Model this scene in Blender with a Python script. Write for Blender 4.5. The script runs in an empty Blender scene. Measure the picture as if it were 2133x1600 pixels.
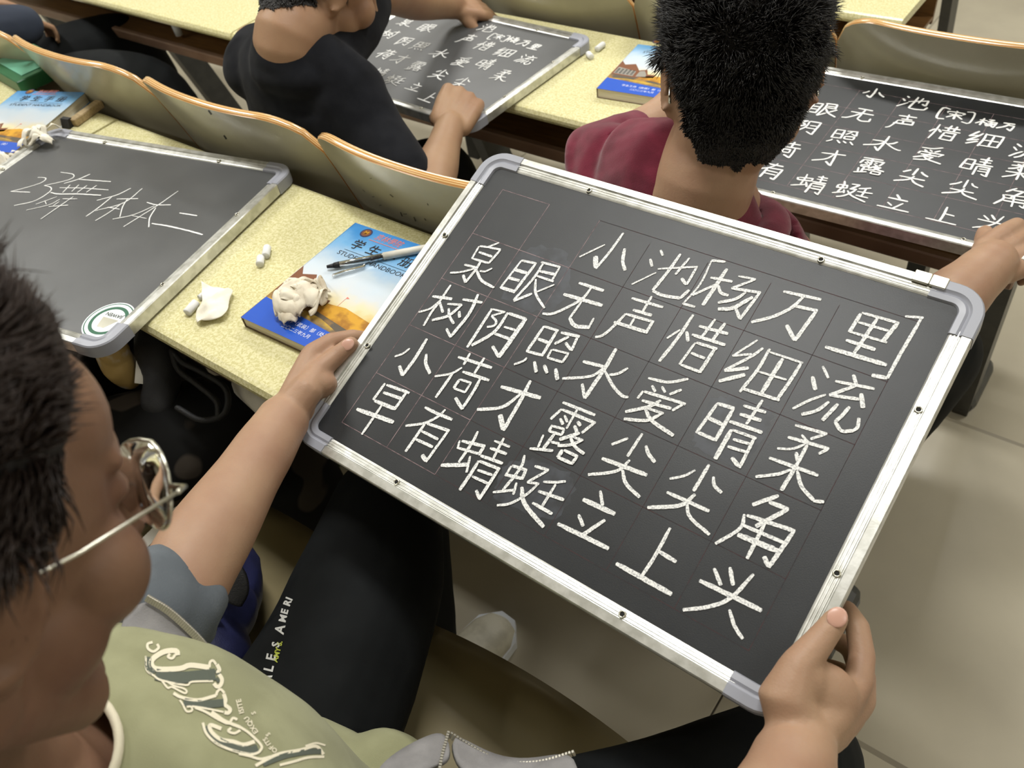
import bpy, bmesh, math, random
import numpy as np
from mathutils import Vector, Matrix, noise
from mathutils.bvhtree import BVHTree
random.seed(7); rng = np.random.default_rng(7)
S = bpy.context.scene
COL = S.collection
R_ = math.radians

# ------------------------------------------------------------------ camera, world, lights
F_PX, CX, CY = 1750.0, 1066.5, 800.0
CAM = Vector((0, 0, 1.449))
RM = (Matrix.Rotation(R_(44.1626), 3, 'Z') @ Matrix.Rotation(R_(44.1799), 3, 'X') @ Matrix.Rotation(R_(-10.3958), 3, 'Z'))
cd = bpy.data.cameras.new('camera'); cam = bpy.data.objects.new('camera', cd); COL.objects.link(cam)
cam.matrix_world = Matrix.Translation(CAM) @ RM.to_4x4()
cd.sensor_width = 36; cd.lens = 36 * F_PX / 2133; cd.clip_start = 0.01; cd.clip_end = 60
cd.dof.use_dof = True; cd.dof.focus_distance = 0.93; cd.dof.aperture_fstop = 9.0
S.camera = cam
S.view_settings.view_transform = 'Standard'; S.view_settings.look = 'None'
S.view_settings.exposure = 0.08; S.view_settings.gamma = 1
S.view_settings.use_curve_mapping = False
w = bpy.data.worlds.new('world'); S.world = w; w.use_nodes = True
w.node_tree.nodes['Background'].inputs[0].default_value = (1.0, 0.96, 0.86, 1)
w.node_tree.nodes['Background'].inputs[1].default_value = 0.30

def area(name, loc, sx, sy, power, color=(1.0, 0.992, 0.955)):
    l = bpy.data.lights.new(name, 'AREA'); l.shape = 'RECTANGLE'; l.size = sx; l.size_y = sy
    l.energy = power; l.color = color
    o = bpy.data.objects.new(name, l); COL.objects.link(o); o.location = loc
    return o
LIGHT_SPOTS = [(-3.4, 0.6), (-3.4, 3.4), (-0.9, 0.9), (-0.9, 3.4), (1.6, 0.6), (1.6, 3.4), (-0.9, -1.9), (-3.4, -1.9), (1.6, -1.9)]  # last two, rear left and right, are unseen lamps added to brighten the seat backs
LIGHT_POWER = [50, 54, 38, 56, 13, 42, 4, 26, 5]
for (lx, ly), pw in zip(LIGHT_SPOTS, LIGHT_POWER):
    area('ceiling_lamp_light', (lx, ly, 2.93), 1.2, 0.28, pw)

# ------------------------------------------------------------------ pixel helpers (a pixel of the photo to a point of the room)
def ray(u, v): return RM @ Vector(((u - CX) / F_PX, -(v - CY) / F_PX, -1.0))
def at(u, v, z):
    r = ray(u, v); return CAM + r * ((z - CAM.z) / r.z)
def aty(u, v, y):
    r = ray(u, v); return CAM + r * (y / r.y)
def dep(u, v, d): return CAM + ray(u, v) * d
def V(*a): return Vector(a)

# ------------------------------------------------------------------ object helpers
def tag(o, label=None, cat=None, group=None, kind=None):
    if label: o['label'] = label
    if cat: o['category'] = cat
    if group: o['group'] = group
    if kind: o['kind'] = kind
    return o
def empty(name, loc=(0, 0, 0), rz=0, mat=None):
    o = bpy.data.objects.new(name, None); COL.objects.link(o); o.empty_display_size = 0.05
    if mat is not None: o.matrix_world = mat
    else: o.location = loc; o.rotation_euler = (0, 0, rz)
    return o
def mesh_obj(name, verts, faces, mats, parent=None, smooth=True, local=None, midx=None):
    me = bpy.data.meshes.new(name); me.from_pydata([tuple(v) for v in verts], [], faces)
    for m in (mats if isinstance(mats, (list, tuple)) else [mats]): me.materials.append(m)
    me.polygons.foreach_set('use_smooth', [smooth] * len(me.polygons))
    if midx is not None: me.polygons.foreach_set('material_index', midx)
    me.update()
    o = bpy.data.objects.new(name, me); COL.objects.link(o)
    if parent is not None: o.parent = parent
    if local is not None: o.matrix_local = local
    return o
def world_child(o, parent):
    """o's mesh is in world coordinates; hang it under parent without moving it"""
    bpy_mw = parent.matrix_basis.copy()
    o.parent = parent; o.matrix_parent_inverse = bpy_mw.inverted()
    return o
class MB:
    def __init__(s): s.v = []; s.f = []; s.m = []
    def add(s, vs, fs, mi=0):
        n = len(s.v); s.v += [Vector(v) for v in vs]; s.f += [tuple(i + n for i in f) for f in fs]; s.m += [mi] * len(fs); return s
    def box(s, x0, x1, y0, y1, z0, z1, mi=0, M=None):
        vs = [V(x, y, z) for z in (z0, z1) for y in (y0, y1) for x in (x0, x1)]
        if M: vs = [M @ v for v in vs]
        return s.add(vs, [(0, 2, 3, 1), (4, 5, 7, 6), (0, 1, 5, 4), (2, 6, 7, 3), (0, 4, 6, 2), (1, 3, 7, 5)], mi)
    def bbox(s, x0, x1, y0, y1, z0, z1, b=0.003, mi=0, M=None):
        """box with chamfered vertical and top edges"""
        def ring(i, z): return [V(x0 + i, y0 + b, z), V(x0 + b, y0 + i, z), V(x1 - b, y0 + i, z), V(x1 - i, y0 + b, z), V(x1 - i, y1 - b, z), V(x1 - b, y1 - i, z), V(x0 + b, y1 - i, z), V(x0 + i, y1 - b, z)]
        vs = ring(b * .8, z0) + ring(0, z0 + b) + ring(0, z1 - b) + ring(b * .8, z1)
        if M: vs = [M @ v for v in vs]
        fs = [tuple(range(7, -1, -1)), tuple(range(24, 32))]
        for k in range(3):
            for i in range(8): j = (i + 1) % 8; fs.append((k * 8 + i, k * 8 + j, k * 8 + 8 + j, k * 8 + 8 + i))
        return s.add(vs, fs, mi)
    def prism(s, pts, z0, z1, mi=0, M=None):
        n = len(pts); vs = [V(p[0], p[1], z0) for p in pts] + [V(p[0], p[1], z1) for p in pts]
        if M: vs = [M @ v for v in vs]
        return s.add(vs, [tuple(range(n - 1, -1, -1)), tuple(range(n, 2 * n))] + [(i, (i + 1) % n, n + (i + 1) % n, n + i) for i in range(n)], mi)
    def tube(s, pts, rad, seg=12, flat=None, up=None, caps=True, mi=0, round_caps=True):
        """chain of rings along pts; rad = radius or (r_side, r_up) per point"""
        pts = [Vector(p) for p in pts]; n = len(pts)
        if not isinstance(rad, (list, tuple)) or (isinstance(rad, tuple) and len(rad) == 2 and n != 2): rad = [rad] * n
        rad = [(r, r) if not isinstance(r, (tuple, list)) else r for r in rad]
        up0 = Vector(up) if up is not None else None
        rings = []
        prev = None
        for i in range(n):
            t = (pts[min(i + 1, n - 1)] - pts[max(i - 1, 0)])
            t = t.normalized() if t.length > 1e-9 else V(0, 0, 1)
            if up0 is not None: a = up0
            elif prev is None: a = V(0, 0, 1) if abs(t.z) < .9 else V(0, 1, 0)
            else: a = prev
            u = (a - t * a.dot(t))
            u = u.normalized() if u.length > 1e-6 else t.orthogonal().normalized()
            prev = u; sd = t.cross(u)
            rings.append((pts[i], t, u, sd, rad[i]))
        full = []
        if round_caps:
            p, t, u, sd, r = rings[0]; rr = min(r)
            for k in (0.95, 0.6): full.append((p - t * rr * k, u, sd, (r[0] * math.sqrt(1 - k * k), r[1] * math.sqrt(1 - k * k))))
        for p, t, u, sd, r in rings: full.append((p, u, sd, r))
        if round_caps:
            p, t, u, sd, r = rings[-1]; rr = min(r)
            for k in (0.6, 0.95): full.append((p + t * rr * k, u, sd, (r[0] * math.sqrt(1 - k * k), r[1] * math.sqrt(1 - k * k))))
        vs = []
        for p, u, sd, r in full:
            for k in range(seg):
                a = 2 * math.pi * k / seg; vs.append(p + sd * (math.cos(a) * r[0]) + u * (math.sin(a) * r[1]))
        fs = []
        for i in range(len(full) - 1):
            for k in range(seg):
                j = (k + 1) % seg; fs.append((i * seg + k, i * seg + j, (i + 1) * seg + j, (i + 1) * seg + k))
        if caps: fs.append(tuple(range(seg - 1, -1, -1))); fs.append(tuple((len(full) - 1) * seg + k for k in range(seg)))
        return s.add(vs, fs, mi)
    def ell(s, c, r, M=None, seg=20, rings=12, mi=0):
        """ellipsoid at c with radii r; M rotates it (3x3)"""
        c = Vector(c); vs = []; fs = []
        for i in range(1, rings):
            th = math.pi * i / rings
            for k in range(seg):
                a = 2 * math.pi * k / seg
                p = V(r[0] * math.sin(th) * math.cos(a), r[1] * math.sin(th) * math.sin(a), r[2] * math.cos(th))
                vs.append(c + (M @ p if M else p))
        t = V(0, 0, r[2]); vs.append(c + (M @ t if M else t)); vs.append(c - (M @ t if M else t))
        for i in range(rings - 2):
            for k in range(seg):
                j = (k + 1) % seg; fs.append((i * seg + k, (i + 1) * seg + k, (i + 1) * seg + j, i * seg + j))
        N = (rings - 1) * seg
        for k in range(seg):
            j = (k + 1) % seg; fs.append((k, j, N)); fs.append(((rings - 2) * seg + j, (rings - 2) * seg + k, N + 1))
        return s.add(vs, fs, mi)
    def loft(s, rings, close=True, cap0=False, cap1=False, mi=0):
        n = len(rings[0]); vs = [p for r in rings for p in r]; fs = []
        for i in range(len(rings) - 1):
            for k in range(n if close else n - 1):
                j = (k + 1) % n; fs.append((i * n + k, i * n + j, (i + 1) * n + j, (i + 1) * n + k))
        if cap0: fs.append(tuple(range(n - 1, -1, -1)))
        if cap1: fs.append(tuple((len(rings) - 1) * n + k for k in range(n)))
        return s.add(vs, fs, mi)
    def build(s, name, mats, parent=None, smooth=True, local=None):
        return mesh_obj(name, s.v, s.f, mats, parent, smooth, local, s.m)
def remeshed(mb, name, mat, voxel=0.004, smooth_it=3, parent=None, disp=None):
    """fuse the overlapping closed shapes of mb into one continuous skin"""
    me = bpy.data.meshes.new('tmp'); me.from_pydata([tuple(v) for v in mb.v], [], mb.f); me.update()
    o = bpy.data.objects.new('tmp', me); COL.objects.link(o)
    m = o.modifiers.new('r', 'REMESH'); m.mode = 'VOXEL'; m.voxel_size = voxel; m.use_smooth_shade = True
    if smooth_it:
        q = o.modifiers.new('s', 'SMOOTH'); q.factor = 0.6; q.iterations = smooth_it
    dg = bpy.context.evaluated_depsgraph_get(); dg.update()
    nm = bpy.data.meshes.new_from_object(o.evaluated_get(dg))
    bpy.data.objects.remove(o); bpy.data.meshes.remove(me)
    nm.name = name; nm.materials.clear(); nm.materials.append(mat)
    nm.polygons.foreach_set('use_smooth', [True] * len(nm.polygons))
    if disp:
        n_ = len(nm.vertices); co = np.empty(n_ * 3, np.float32); no = np.empty(n_ * 3, np.float32)
        nm.vertices.foreach_get('co', co); nm.vertex_normals.foreach_get('vector', no)
        co = co.reshape(-1, 3); no = no.reshape(-1, 3)
        out = np.array([disp(V(*a), V(*c_))[:] for a, c_ in zip(co.tolist(), no.tolist())], np.float32)
        nm.vertices.foreach_set('co', out.ravel()); nm.update()
    ob = bpy.data.objects.new(name, nm); COL.objects.link(ob)
    if parent is not None: world_child(ob, parent)
    return ob

# ------------------------------------------------------------------ materials
def srgb(r, g, b):
    f = lambda c: (c / 12.92 if c <= 0.04045 else ((c + 0.055) / 1.055) ** 2.4)
    return (f(r / 255), f(g / 255), f(b / 255), 1)
def nmat(name, col, rough=0.5, metal=0.0, col2=None, scale=20, detail=4, lo=0.4, hi=0.6, bump=0.0, bscale=200, stretch=None, sheen=0, spec=0.5, coat=0, sss=0, dist=0):
    m = bpy.data.materials.new(name); m.use_nodes = True; nt = m.node_tree; b = nt.nodes['Principled BSDF']
    b.inputs['Base Color'].default_value = col; b.inputs['Roughness'].default_value = rough; b.inputs['Metallic'].default_value = metal
    b.inputs['Specular IOR Level'].default_value = spec
    if coat: b.inputs['Coat Weight'].default_value = coat; b.inputs['Coat Roughness'].default_value = 0.15
    if sheen: b.inputs['Sheen Weight'].default_value = sheen; b.inputs['Sheen Roughness'].default_value = 0.5
    if sss:
        b.inputs['Subsurface Weight'].default_value = sss; b.inputs['Subsurface Radius'].default_value = (1.0, 0.35, 0.2); b.inputs['Subsurface Scale'].default_value = 0.006
    tc = nt.nodes.new('ShaderNodeTexCoord'); mp = nt.nodes.new('ShaderNodeMapping'); nt.links.new(tc.outputs['Object'], mp.inputs[0])
    if stretch: mp.inputs['Scale'].default_value = stretch
    if col2 is not None:
        n = nt.nodes.new('ShaderNodeTexNoise'); n.inputs['Scale'].default_value = scale; n.inputs['Detail'].default_value = detail; n.inputs['Distortion'].default_value = dist
        nt.links.new(mp.outputs[0], n.inputs['Vector'])
        r = nt.nodes.new('ShaderNodeValToRGB'); r.color_ramp.elements[0].position = lo; r.color_ramp.elements[1].position = hi
        r.color_ramp.elements[0].color = col; r.color_ramp.elements[1].color = col2
        nt.links.new(n.outputs['Fac'], r.inputs[0]); nt.links.new(r.outputs[0], b.inputs['Base Color'])
    if bump:
        n2 = nt.nodes.new('ShaderNodeTexNoise'); n2.inputs['Scale'].default_value = bscale; n2.inputs['Detail'].default_value = 3
        nt.links.new(mp.outputs[0], n2.inputs['Vector'])
        bp = nt.nodes.new('ShaderNodeBump'); bp.inputs['Strength'].default_value = bump; bp.inputs['Distance'].default_value = 0.002
        nt.links.new(n2.outputs['Fac'], bp.inputs['Height']); nt.links.new(bp.outputs[0], b.inputs['Normal'])
    return m
M = {}
M['tile'] = nmat('glazed_tile', srgb(188, 180, 160), 0.2, col2=srgb(172, 164, 146), scale=3, detail=6, lo=.35, hi=.7)
M['slab'] = nmat('grout', srgb(82, 76, 66), 0.8)
M['riser'] = nmat('riser_tile', srgb(150, 142, 124), 0.3, col2=srgb(130, 122, 106), scale=4)
M['wall'] = nmat('wall_paint', srgb(206, 202, 188), 0.8, col2=srgb(196, 192, 178), scale=2)
M['ceil'] = nmat('ceiling_paint', srgb(225, 222, 210), 0.9)
M['lam'] = nmat('desk_laminate', srgb(198, 191, 140), 0.16, col2=srgb(220, 214, 172), scale=260, detail=2, lo=.40, hi=.60, dist=.8)
M['lamedge'] = nmat('desk_edge', srgb(190, 182, 120), 0.25, col2=srgb(226, 220, 172), scale=110, detail=2, lo=.4, hi=.6)
M['tray'] = nmat('shelf_wood', srgb(122, 88, 52), 0.35, col2=srgb(104, 74, 44), scale=12, detail=5, stretch=(1, 9, 9))
M['traylip'] = nmat('shelf_lip', srgb(150, 122, 104), 0.4, col2=srgb(136, 108, 92), scale=10)
M['steel'] = nmat('painted_steel', srgb(66, 66, 62), 0.42, col2=srgb(58, 58, 55), scale=30)
M['ply'] = nmat('plywood_back', srgb(188, 184, 162), 0.2, col2=srgb(166, 161, 140), scale=7, detail=6, lo=.3, hi=.75, bump=.04, bscale=300)
M['seat'] = nmat('plywood_seat', srgb(150, 138, 104), 0.25, col2=srgb(136, 124, 92), scale=5, detail=5, lo=.3, hi=.75)
M['alu'] = nmat('brushed_aluminium', srgb(212, 212, 208), 0.34, 0.7, col2=srgb(188, 188, 182), scale=60, stretch=(1, 1, 1), bump=.03, bscale=500)
M['capgrey'] = nmat('grey_plastic', srgb(150, 152, 162), 0.38)
M['slate'] = nmat('board_black', srgb(28, 30, 33), 0.42, spec=.4, col2=srgb(42, 44, 47), scale=9, detail=8, lo=.3, hi=.75, bump=.05, bscale=900)
M['slate_dusty'] = nmat('board_black_dusty', srgb(62, 63, 64), 0.42, col2=srgb(84, 85, 86), scale=6, detail=8, lo=.3, hi=.8, bump=.05, bscale=900)
M['chalk'] = nmat('chalk', srgb(238, 238, 236), 0.95, col2=srgb(150, 152, 155), scale=520, detail=3, lo=.45, hi=.70, spec=.1)
M['chalkthin'] = nmat('chalk_thin', srgb(222, 222, 220), 0.95, spec=.1)
M['gridpink'] = nmat('grid_pink', srgb(150, 128, 130), 0.9, col2=srgb(100, 80, 84), scale=120)
M['gridred'] = nmat('grid_red', srgb(66, 44, 46), 0.9, col2=srgb(46, 42, 44), scale=100)
M['smudge'] = nmat('chalk_dust', srgb(58, 61, 68), 0.45, spec=.4, col2=srgb(38, 40, 44), scale=60, detail=6, lo=.35, hi=.65)
M['hole'] = nmat('dark_hole', srgb(18, 17, 16), 0.8)
M['nickel'] = nmat('nickel', srgb(205, 203, 190), 0.22, 1.0)
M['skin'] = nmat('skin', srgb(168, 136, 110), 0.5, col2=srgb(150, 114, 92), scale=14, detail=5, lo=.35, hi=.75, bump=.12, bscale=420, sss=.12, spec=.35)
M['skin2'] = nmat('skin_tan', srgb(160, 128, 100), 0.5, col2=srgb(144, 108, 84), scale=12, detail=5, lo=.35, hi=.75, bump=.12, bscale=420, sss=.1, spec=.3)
M['face'] = nmat('skin_face_shaded', srgb(126, 96, 76), 0.5, col2=srgb(108, 76, 60), scale=16, detail=4, lo=.4, hi=.8, bump=.1, bscale=300, sss=.1, spec=.3)
M['nail'] = nmat('fingernail', srgb(196, 152, 134), 0.3)
M['lip'] = nmat('lip', srgb(150, 88, 80), 0.45)
M['hair'] = nmat('black_hair', srgb(26, 23, 22), 0.42, spec=.5)
M['hairbrown'] = nmat('brown_black_hair', srgb(52, 41, 36), 0.45, spec=.4)
M['scalp'] = nmat('scalp', srgb(24, 21, 20), 0.8, col2=srgb(34, 30, 28), scale=300, bump=.5, bscale=500)
M['eyewhite'] = nmat('eye_white', srgb(225, 220, 212), 0.2)
M['iris'] = nmat('iris', srgb(40, 26, 20), 0.15)
M['blackcloth'] = nmat('black_cloth', srgb(23, 24, 28), 0.9, col2=srgb(27, 28, 32), scale=40, bump=.2, bscale=900, sheen=.04, spec=.08)
M['trouser'] = nmat('black_trouser', srgb(19, 21, 22), 0.8, col2=srgb(23, 25, 26), scale=20, bump=.15, bscale=900, spec=.15)
M['maroon'] = nmat('maroon_fleece', srgb(112, 38, 56), 0.9, col2=srgb(96, 30, 46), scale=30, bump=.3, bscale=900, sheen=.3, spec=.1)
M['sage'] = nmat('sage_cotton', srgb(150, 150, 118), 0.9, col2=srgb(138, 138, 107), scale=18, bump=.25, bscale=1200, sheen=.1, spec=.1)
M['cream'] = nmat('cream_rib', srgb(222, 214, 190), 0.9, bump=.3, bscale=900)
M['greyjkt'] = nmat('grey_jacket', srgb(132, 130, 130), 0.9, col2=srgb(120, 118, 118), scale=40, bump=.3, bscale=900)
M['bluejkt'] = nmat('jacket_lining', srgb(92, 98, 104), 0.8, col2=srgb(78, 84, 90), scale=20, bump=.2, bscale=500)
M['navy'] = nmat('navy_nylon', srgb(36, 40, 82), 0.6, col2=srgb(26, 30, 64), scale=18, bump=.2, bscale=500)
M['webbing'] = nmat('black_webbing', srgb(22, 22, 24), 0.6, bump=.4, bscale=700)
M['camo'] = nmat('camo_cloth', srgb(28, 28, 28), 0.85, col2=srgb(70, 64, 58), scale=11, detail=1, lo=.52, hi=.56, spec=.1)
M['navydark'] = nmat('dark_navy_cloth', srgb(38, 46, 62), 0.85, bump=.2, bscale=600)
M['white'] = nmat('white_plastic', srgb(226, 222, 212), 0.5, col2=srgb(210, 206, 194), scale=30)
M['shoe'] = nmat('shoe_leather', srgb(206, 200, 180), 0.55, col2=srgb(184, 178, 158), scale=30)
M['tissue'] = nmat('tissue', srgb(232, 228, 216), 0.95, col2=srgb(218, 212, 196), scale=40, bump=.2, bscale=300, spec=.1)
M['tissuedirty'] = nmat('used_tissue', srgb(226, 218, 200), 0.95, col2=srgb(170, 154, 130), scale=28, detail=4, lo=.5, hi=.75, spec=.1)
M['paper'] = nmat('page_block', srgb(224, 216, 196), 0.85, col2=srgb(200, 190, 168), scale=8, stretch=(1, 1, 160), detail=2)
M['ink'] = nmat('ink_black', srgb(24, 24, 30), 0.5)
M['inkwhite'] = nmat('ink_white', srgb(226, 230, 236), 0.5)
M['inkred'] = nmat('ink_red', srgb(214, 120, 104), 0.5)
M['yellowprint'] = nmat('print_lime', srgb(190, 200, 70), 0.7)
M['whiteprint'] = nmat('print_white', srgb(225, 225, 222), 0.7)
M['greyprint'] = nmat('print_grey_green', srgb(82, 88, 78), 0.85)
M['greenprint'] = nmat('print_green', srgb(40, 96, 70), 0.6)
M['green'] = nmat('green_card', srgb(28, 92, 56), 0.4)
M['mint'] = nmat('mint_card', srgb(110, 176, 150), 0.3)
M['wood'] = nmat('pale_wood', srgb(168, 146, 108), 0.5, col2=srgb(150, 128, 92), scale=30, stretch=(1, 8, 8))
M['leaf'] = nmat('leaf', srgb(66, 96, 40), 0.5)
M['leafy'] = nmat('leaf_yellow', srgb(196, 182, 60), 0.5)
M['dgreen'] = nmat('dark_green_steel', srgb(44, 50, 42), 0.4)
M['mole'] = nmat('mole', srgb(60, 34, 28), 0.6)
M['zip'] = nmat('zip_teeth', srgb(176, 172, 160), 0.35, 0.6)
def ply_edge():
    m = nmat('plywood_edge', srgb(206, 150, 84), 0.22, coat=.6); nt = m.node_tree; b = nt.nodes['Principled BSDF']
    uv = nt.nodes.new('ShaderNodeUVMap'); sp = nt.nodes.new('ShaderNodeSeparateXYZ'); nt.links.new(uv.outputs[0], sp.inputs[0])
    mt = nt.nodes.new('ShaderNodeMath'); mt.operation = 'MULTIPLY'; mt.inputs[1].default_value = 26; nt.links.new(sp.outputs['Y'], mt.inputs[0])
    sn = nt.nodes.new('ShaderNodeMath'); sn.operation = 'SINE'; nt.links.new(mt.outputs[0], sn.inputs[0])
    n = nt.nodes.new('ShaderNodeTexNoise'); n.inputs['Scale'].default_value = 25; nt.links.new(nt.nodes['Texture Coordinate'].outputs['Object'], n.inputs['Vector'])
    ad = nt.nodes.new('ShaderNodeMath'); nt.links.new(sn.outputs[0], ad.inputs[0]); nt.links.new(n.outputs['Fac'], ad.inputs[1])
    r = nt.nodes.new('ShaderNodeValToRGB'); r.color_ramp.elements[0].position = .3; r.color_ramp.elements[1].position = 1.0
    r.color_ramp.elements[0].color = srgb(180, 128, 70); r.color_ramp.elements[1].color = srgb(226, 190, 134)
    nt.links.new(ad.outputs[0], r.inputs[0]); nt.links.new(r.outputs[0], b.inputs['Base Color']); return m
M['plyedge'] = ply_edge()
def glass_mat(name, col, rough=0.05):
    m = nmat(name, col, rough); b = m.node_tree.nodes['Principled BSDF']; b.inputs['Transmission Weight'].default_value = 1; b.inputs['IOR'].default_value = 1.45; return m
M['lens'] = glass_mat('lens_glass', srgb(245, 245, 240), 0.02); M['lens'].node_tree.nodes['Principled BSDF'].inputs['IOR'].default_value = 1.25
M['clear'] = glass_mat('clear_plastic', srgb(235, 238, 240), 0.1)
def cover_mat():
    """handbook cover: sky over pale cloud over gold field, blue band at the foot (x right, y up, metres, cover 0.165 x 0.234)"""
    m = nmat('handbook_cover', srgb(90, 160, 220), 0.16, coat=.5); nt = m.node_tree; b = nt.nodes['Principled BSDF']
    tc = nt.nodes['Texture Coordinate']; sp = nt.nodes.new('ShaderNodeSeparateXYZ'); nt.links.new(tc.outputs['Object'], sp.inputs[0])
    n = nt.nodes.new('ShaderNodeTexNoise'); n.inputs['Scale'].default_value = 28; n.inputs['Detail'].default_value = 6; nt.links.new(tc.outputs['Object'], n.inputs['Vector'])
    a = nt.nodes.new('ShaderNodeMath'); a.operation = 'MULTIPLY_ADD'; a.inputs[1].default_value = 0.05; nt.links.new(n.outputs['Fac'], a.inputs[0]); nt.links.new(sp.outputs['Y'], a.inputs[2])
    mr = nt.nodes.new('ShaderNodeMapRange'); mr.inputs['From Min'].default_value = 0.025; mr.inputs['From Max'].default_value = 0.259; nt.links.new(a.outputs[0], mr.inputs['Value'])
    r = nt.nodes.new('ShaderNodeValToRGB'); cr = r.color_ramp
    stops = [(0.0, (110, 90, 70)), (.16, (120, 104, 86)), (.2, (196, 160, 70)), (.27, (214, 180, 90)), (.34, (226, 214, 176)), (.45, (208, 214, 220)), (.6, (196, 212, 226)), (.78, (120, 178, 226)), (.92, (64, 140, 206)), (1.0, (56, 126, 196))]
    cr.elements[0].position, cr.elements[0].color = stops[0][0], srgb(*stops[0][1]); cr.elements[1].position, cr.elements[1].color = stops[-1][0], srgb(*stops[-1][1])
    for p, c in stops[1:-1]: e = cr.elements.new(p); e.color = srgb(*c)
    nt.links.new(mr.outputs[0], r.inputs[0]); nt.links.new(r.outputs[0], b.inputs['Base Color']); return m
M['cover'] = cover_mat()
M['bluep'] = nmat('cover_blue', srgb(48, 92, 196), 0.18, coat=.5)
M['brick'] = nmat('cover_brick', srgb(124, 80, 58), 0.3)
M['bldg'] = nmat('cover_facade', srgb(150, 146, 138), 0.3)
M['road'] = nmat('cover_road', srgb(92, 84, 74), 0.3, col2=srgb(190, 140, 60), scale=30, lo=.5, hi=.7)
M['gold'] = nmat('cover_gold', srgb(206, 154, 50), 0.3, col2=srgb(160, 110, 40), scale=50)

# ------------------------------------------------------------------ the room: tiers, tiles, walls, ceiling
DROP, PITCH = 0.12, 0.865
def tier(name, y0, y1, z, tx=0.80, x0=-6.0, x1=3.2, ty=None, offs=-0.22):
    b = MB(); b.box(x0, x1, y0, y1, z - 0.30, z - 0.004)
    fl = tag(b.build(name, M['slab'], smooth=False), kind='structure')
    meshes = {}
    ty = ty or (y1 - y0)
    xs = [x0] + [offs + tx * k for k in range(-8, 6) if x0 + .1 < offs + tx * k < x1 - .1] + [x1]
    y = y0
    while y < y1 - 0.01:
        ye = min(y + ty, y1)
        for a, c in zip(xs[:-1], xs[1:]):
            if not (-4.2 < a < 1.6): 
                if not (a < -4.2 and c > -4.2) and c - a < 5: pass
            key = (round(c - a, 3), round(ye - y, 3))
            if key not in meshes:
                t = MB(); t.bbox(0, key[0] - .003, 0, key[1] - .003, -0.012, 0, .0015)
                o = t.build('floor_tile', M['tile'], fl, smooth=False); meshes[key] = o.data
            else:
                o = bpy.data.objects.new('floor_tile', meshes[key]); COL.objects.link(o); o.parent = fl
            o.location = (a + .0015, y + .0015, z)
        y = ye
    if y1 < 7.9:
        r = MB(); r.box(x0, x1, y1 - .004, y1 + .008, z - DROP, z - .001); r.build('riser', M['riser'], fl, smooth=False)
    return fl
tier('floor', -3.0, 0.645, 0.0, ty=0.912)
for k in range(1, 9):
    y0 = 0.645 + PITCH * (k - 1); y1 = y0 + PITCH if k < 8 else 8.0
    tier('floor', y0 + .008, y1, -DROP * k)
def wall(name, x0, x1, y0, y1, z0, z1, m='wall'):
    b = MB(); b.box(x0, x1, y0, y1, z0, z1); return tag(b.build(name, M[m], smooth=False), kind='structure')
wall('wall_left', -6.1, -6.0, -3.1, 8.1, -1.3, 3.1); wall('wall_right', 3.2, 3.3, -3.1, 8.1, -1.3, 3.1)
wall('wall_back', -6.0, 3.2, -3.1, -3.0, -.3, 3.1); wall('wall_front', -6.0, 3.2, 8.0, 8.1, -1.3, 3.1)
wall('ceiling', -6.1, 3.3, -3.1, 8.1, 3.1, 3.2, 'ceil')
for i, (lx, ly) in enumerate(LIGHT_SPOTS):
    r = empty('ceiling_lamp', (lx, ly, 2.95))
    tag(r, 'slim white fluorescent ceiling lamp over the lecture rows, ' + ['front left', 'far front left', 'front middle', 'far front middle', 'front right', 'far front right', 'rear middle', 'added rear left fill', 'added rear right fill'][i] + ' of the nine', 'lamp', 'fluorescent ceiling lamps')
    b = MB(); b.bbox(-.62, .62, -.16, .16, 0.0, .06, .008); b.build('lamp_housing', M['white'], r, smooth=False)
    for hx in (-.4, .4): b = MB(); b.box(hx - .003, hx + .003, -.003, .003, .06, .15); b.build('hanger', M['nickel'], r, smooth=False)

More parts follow.
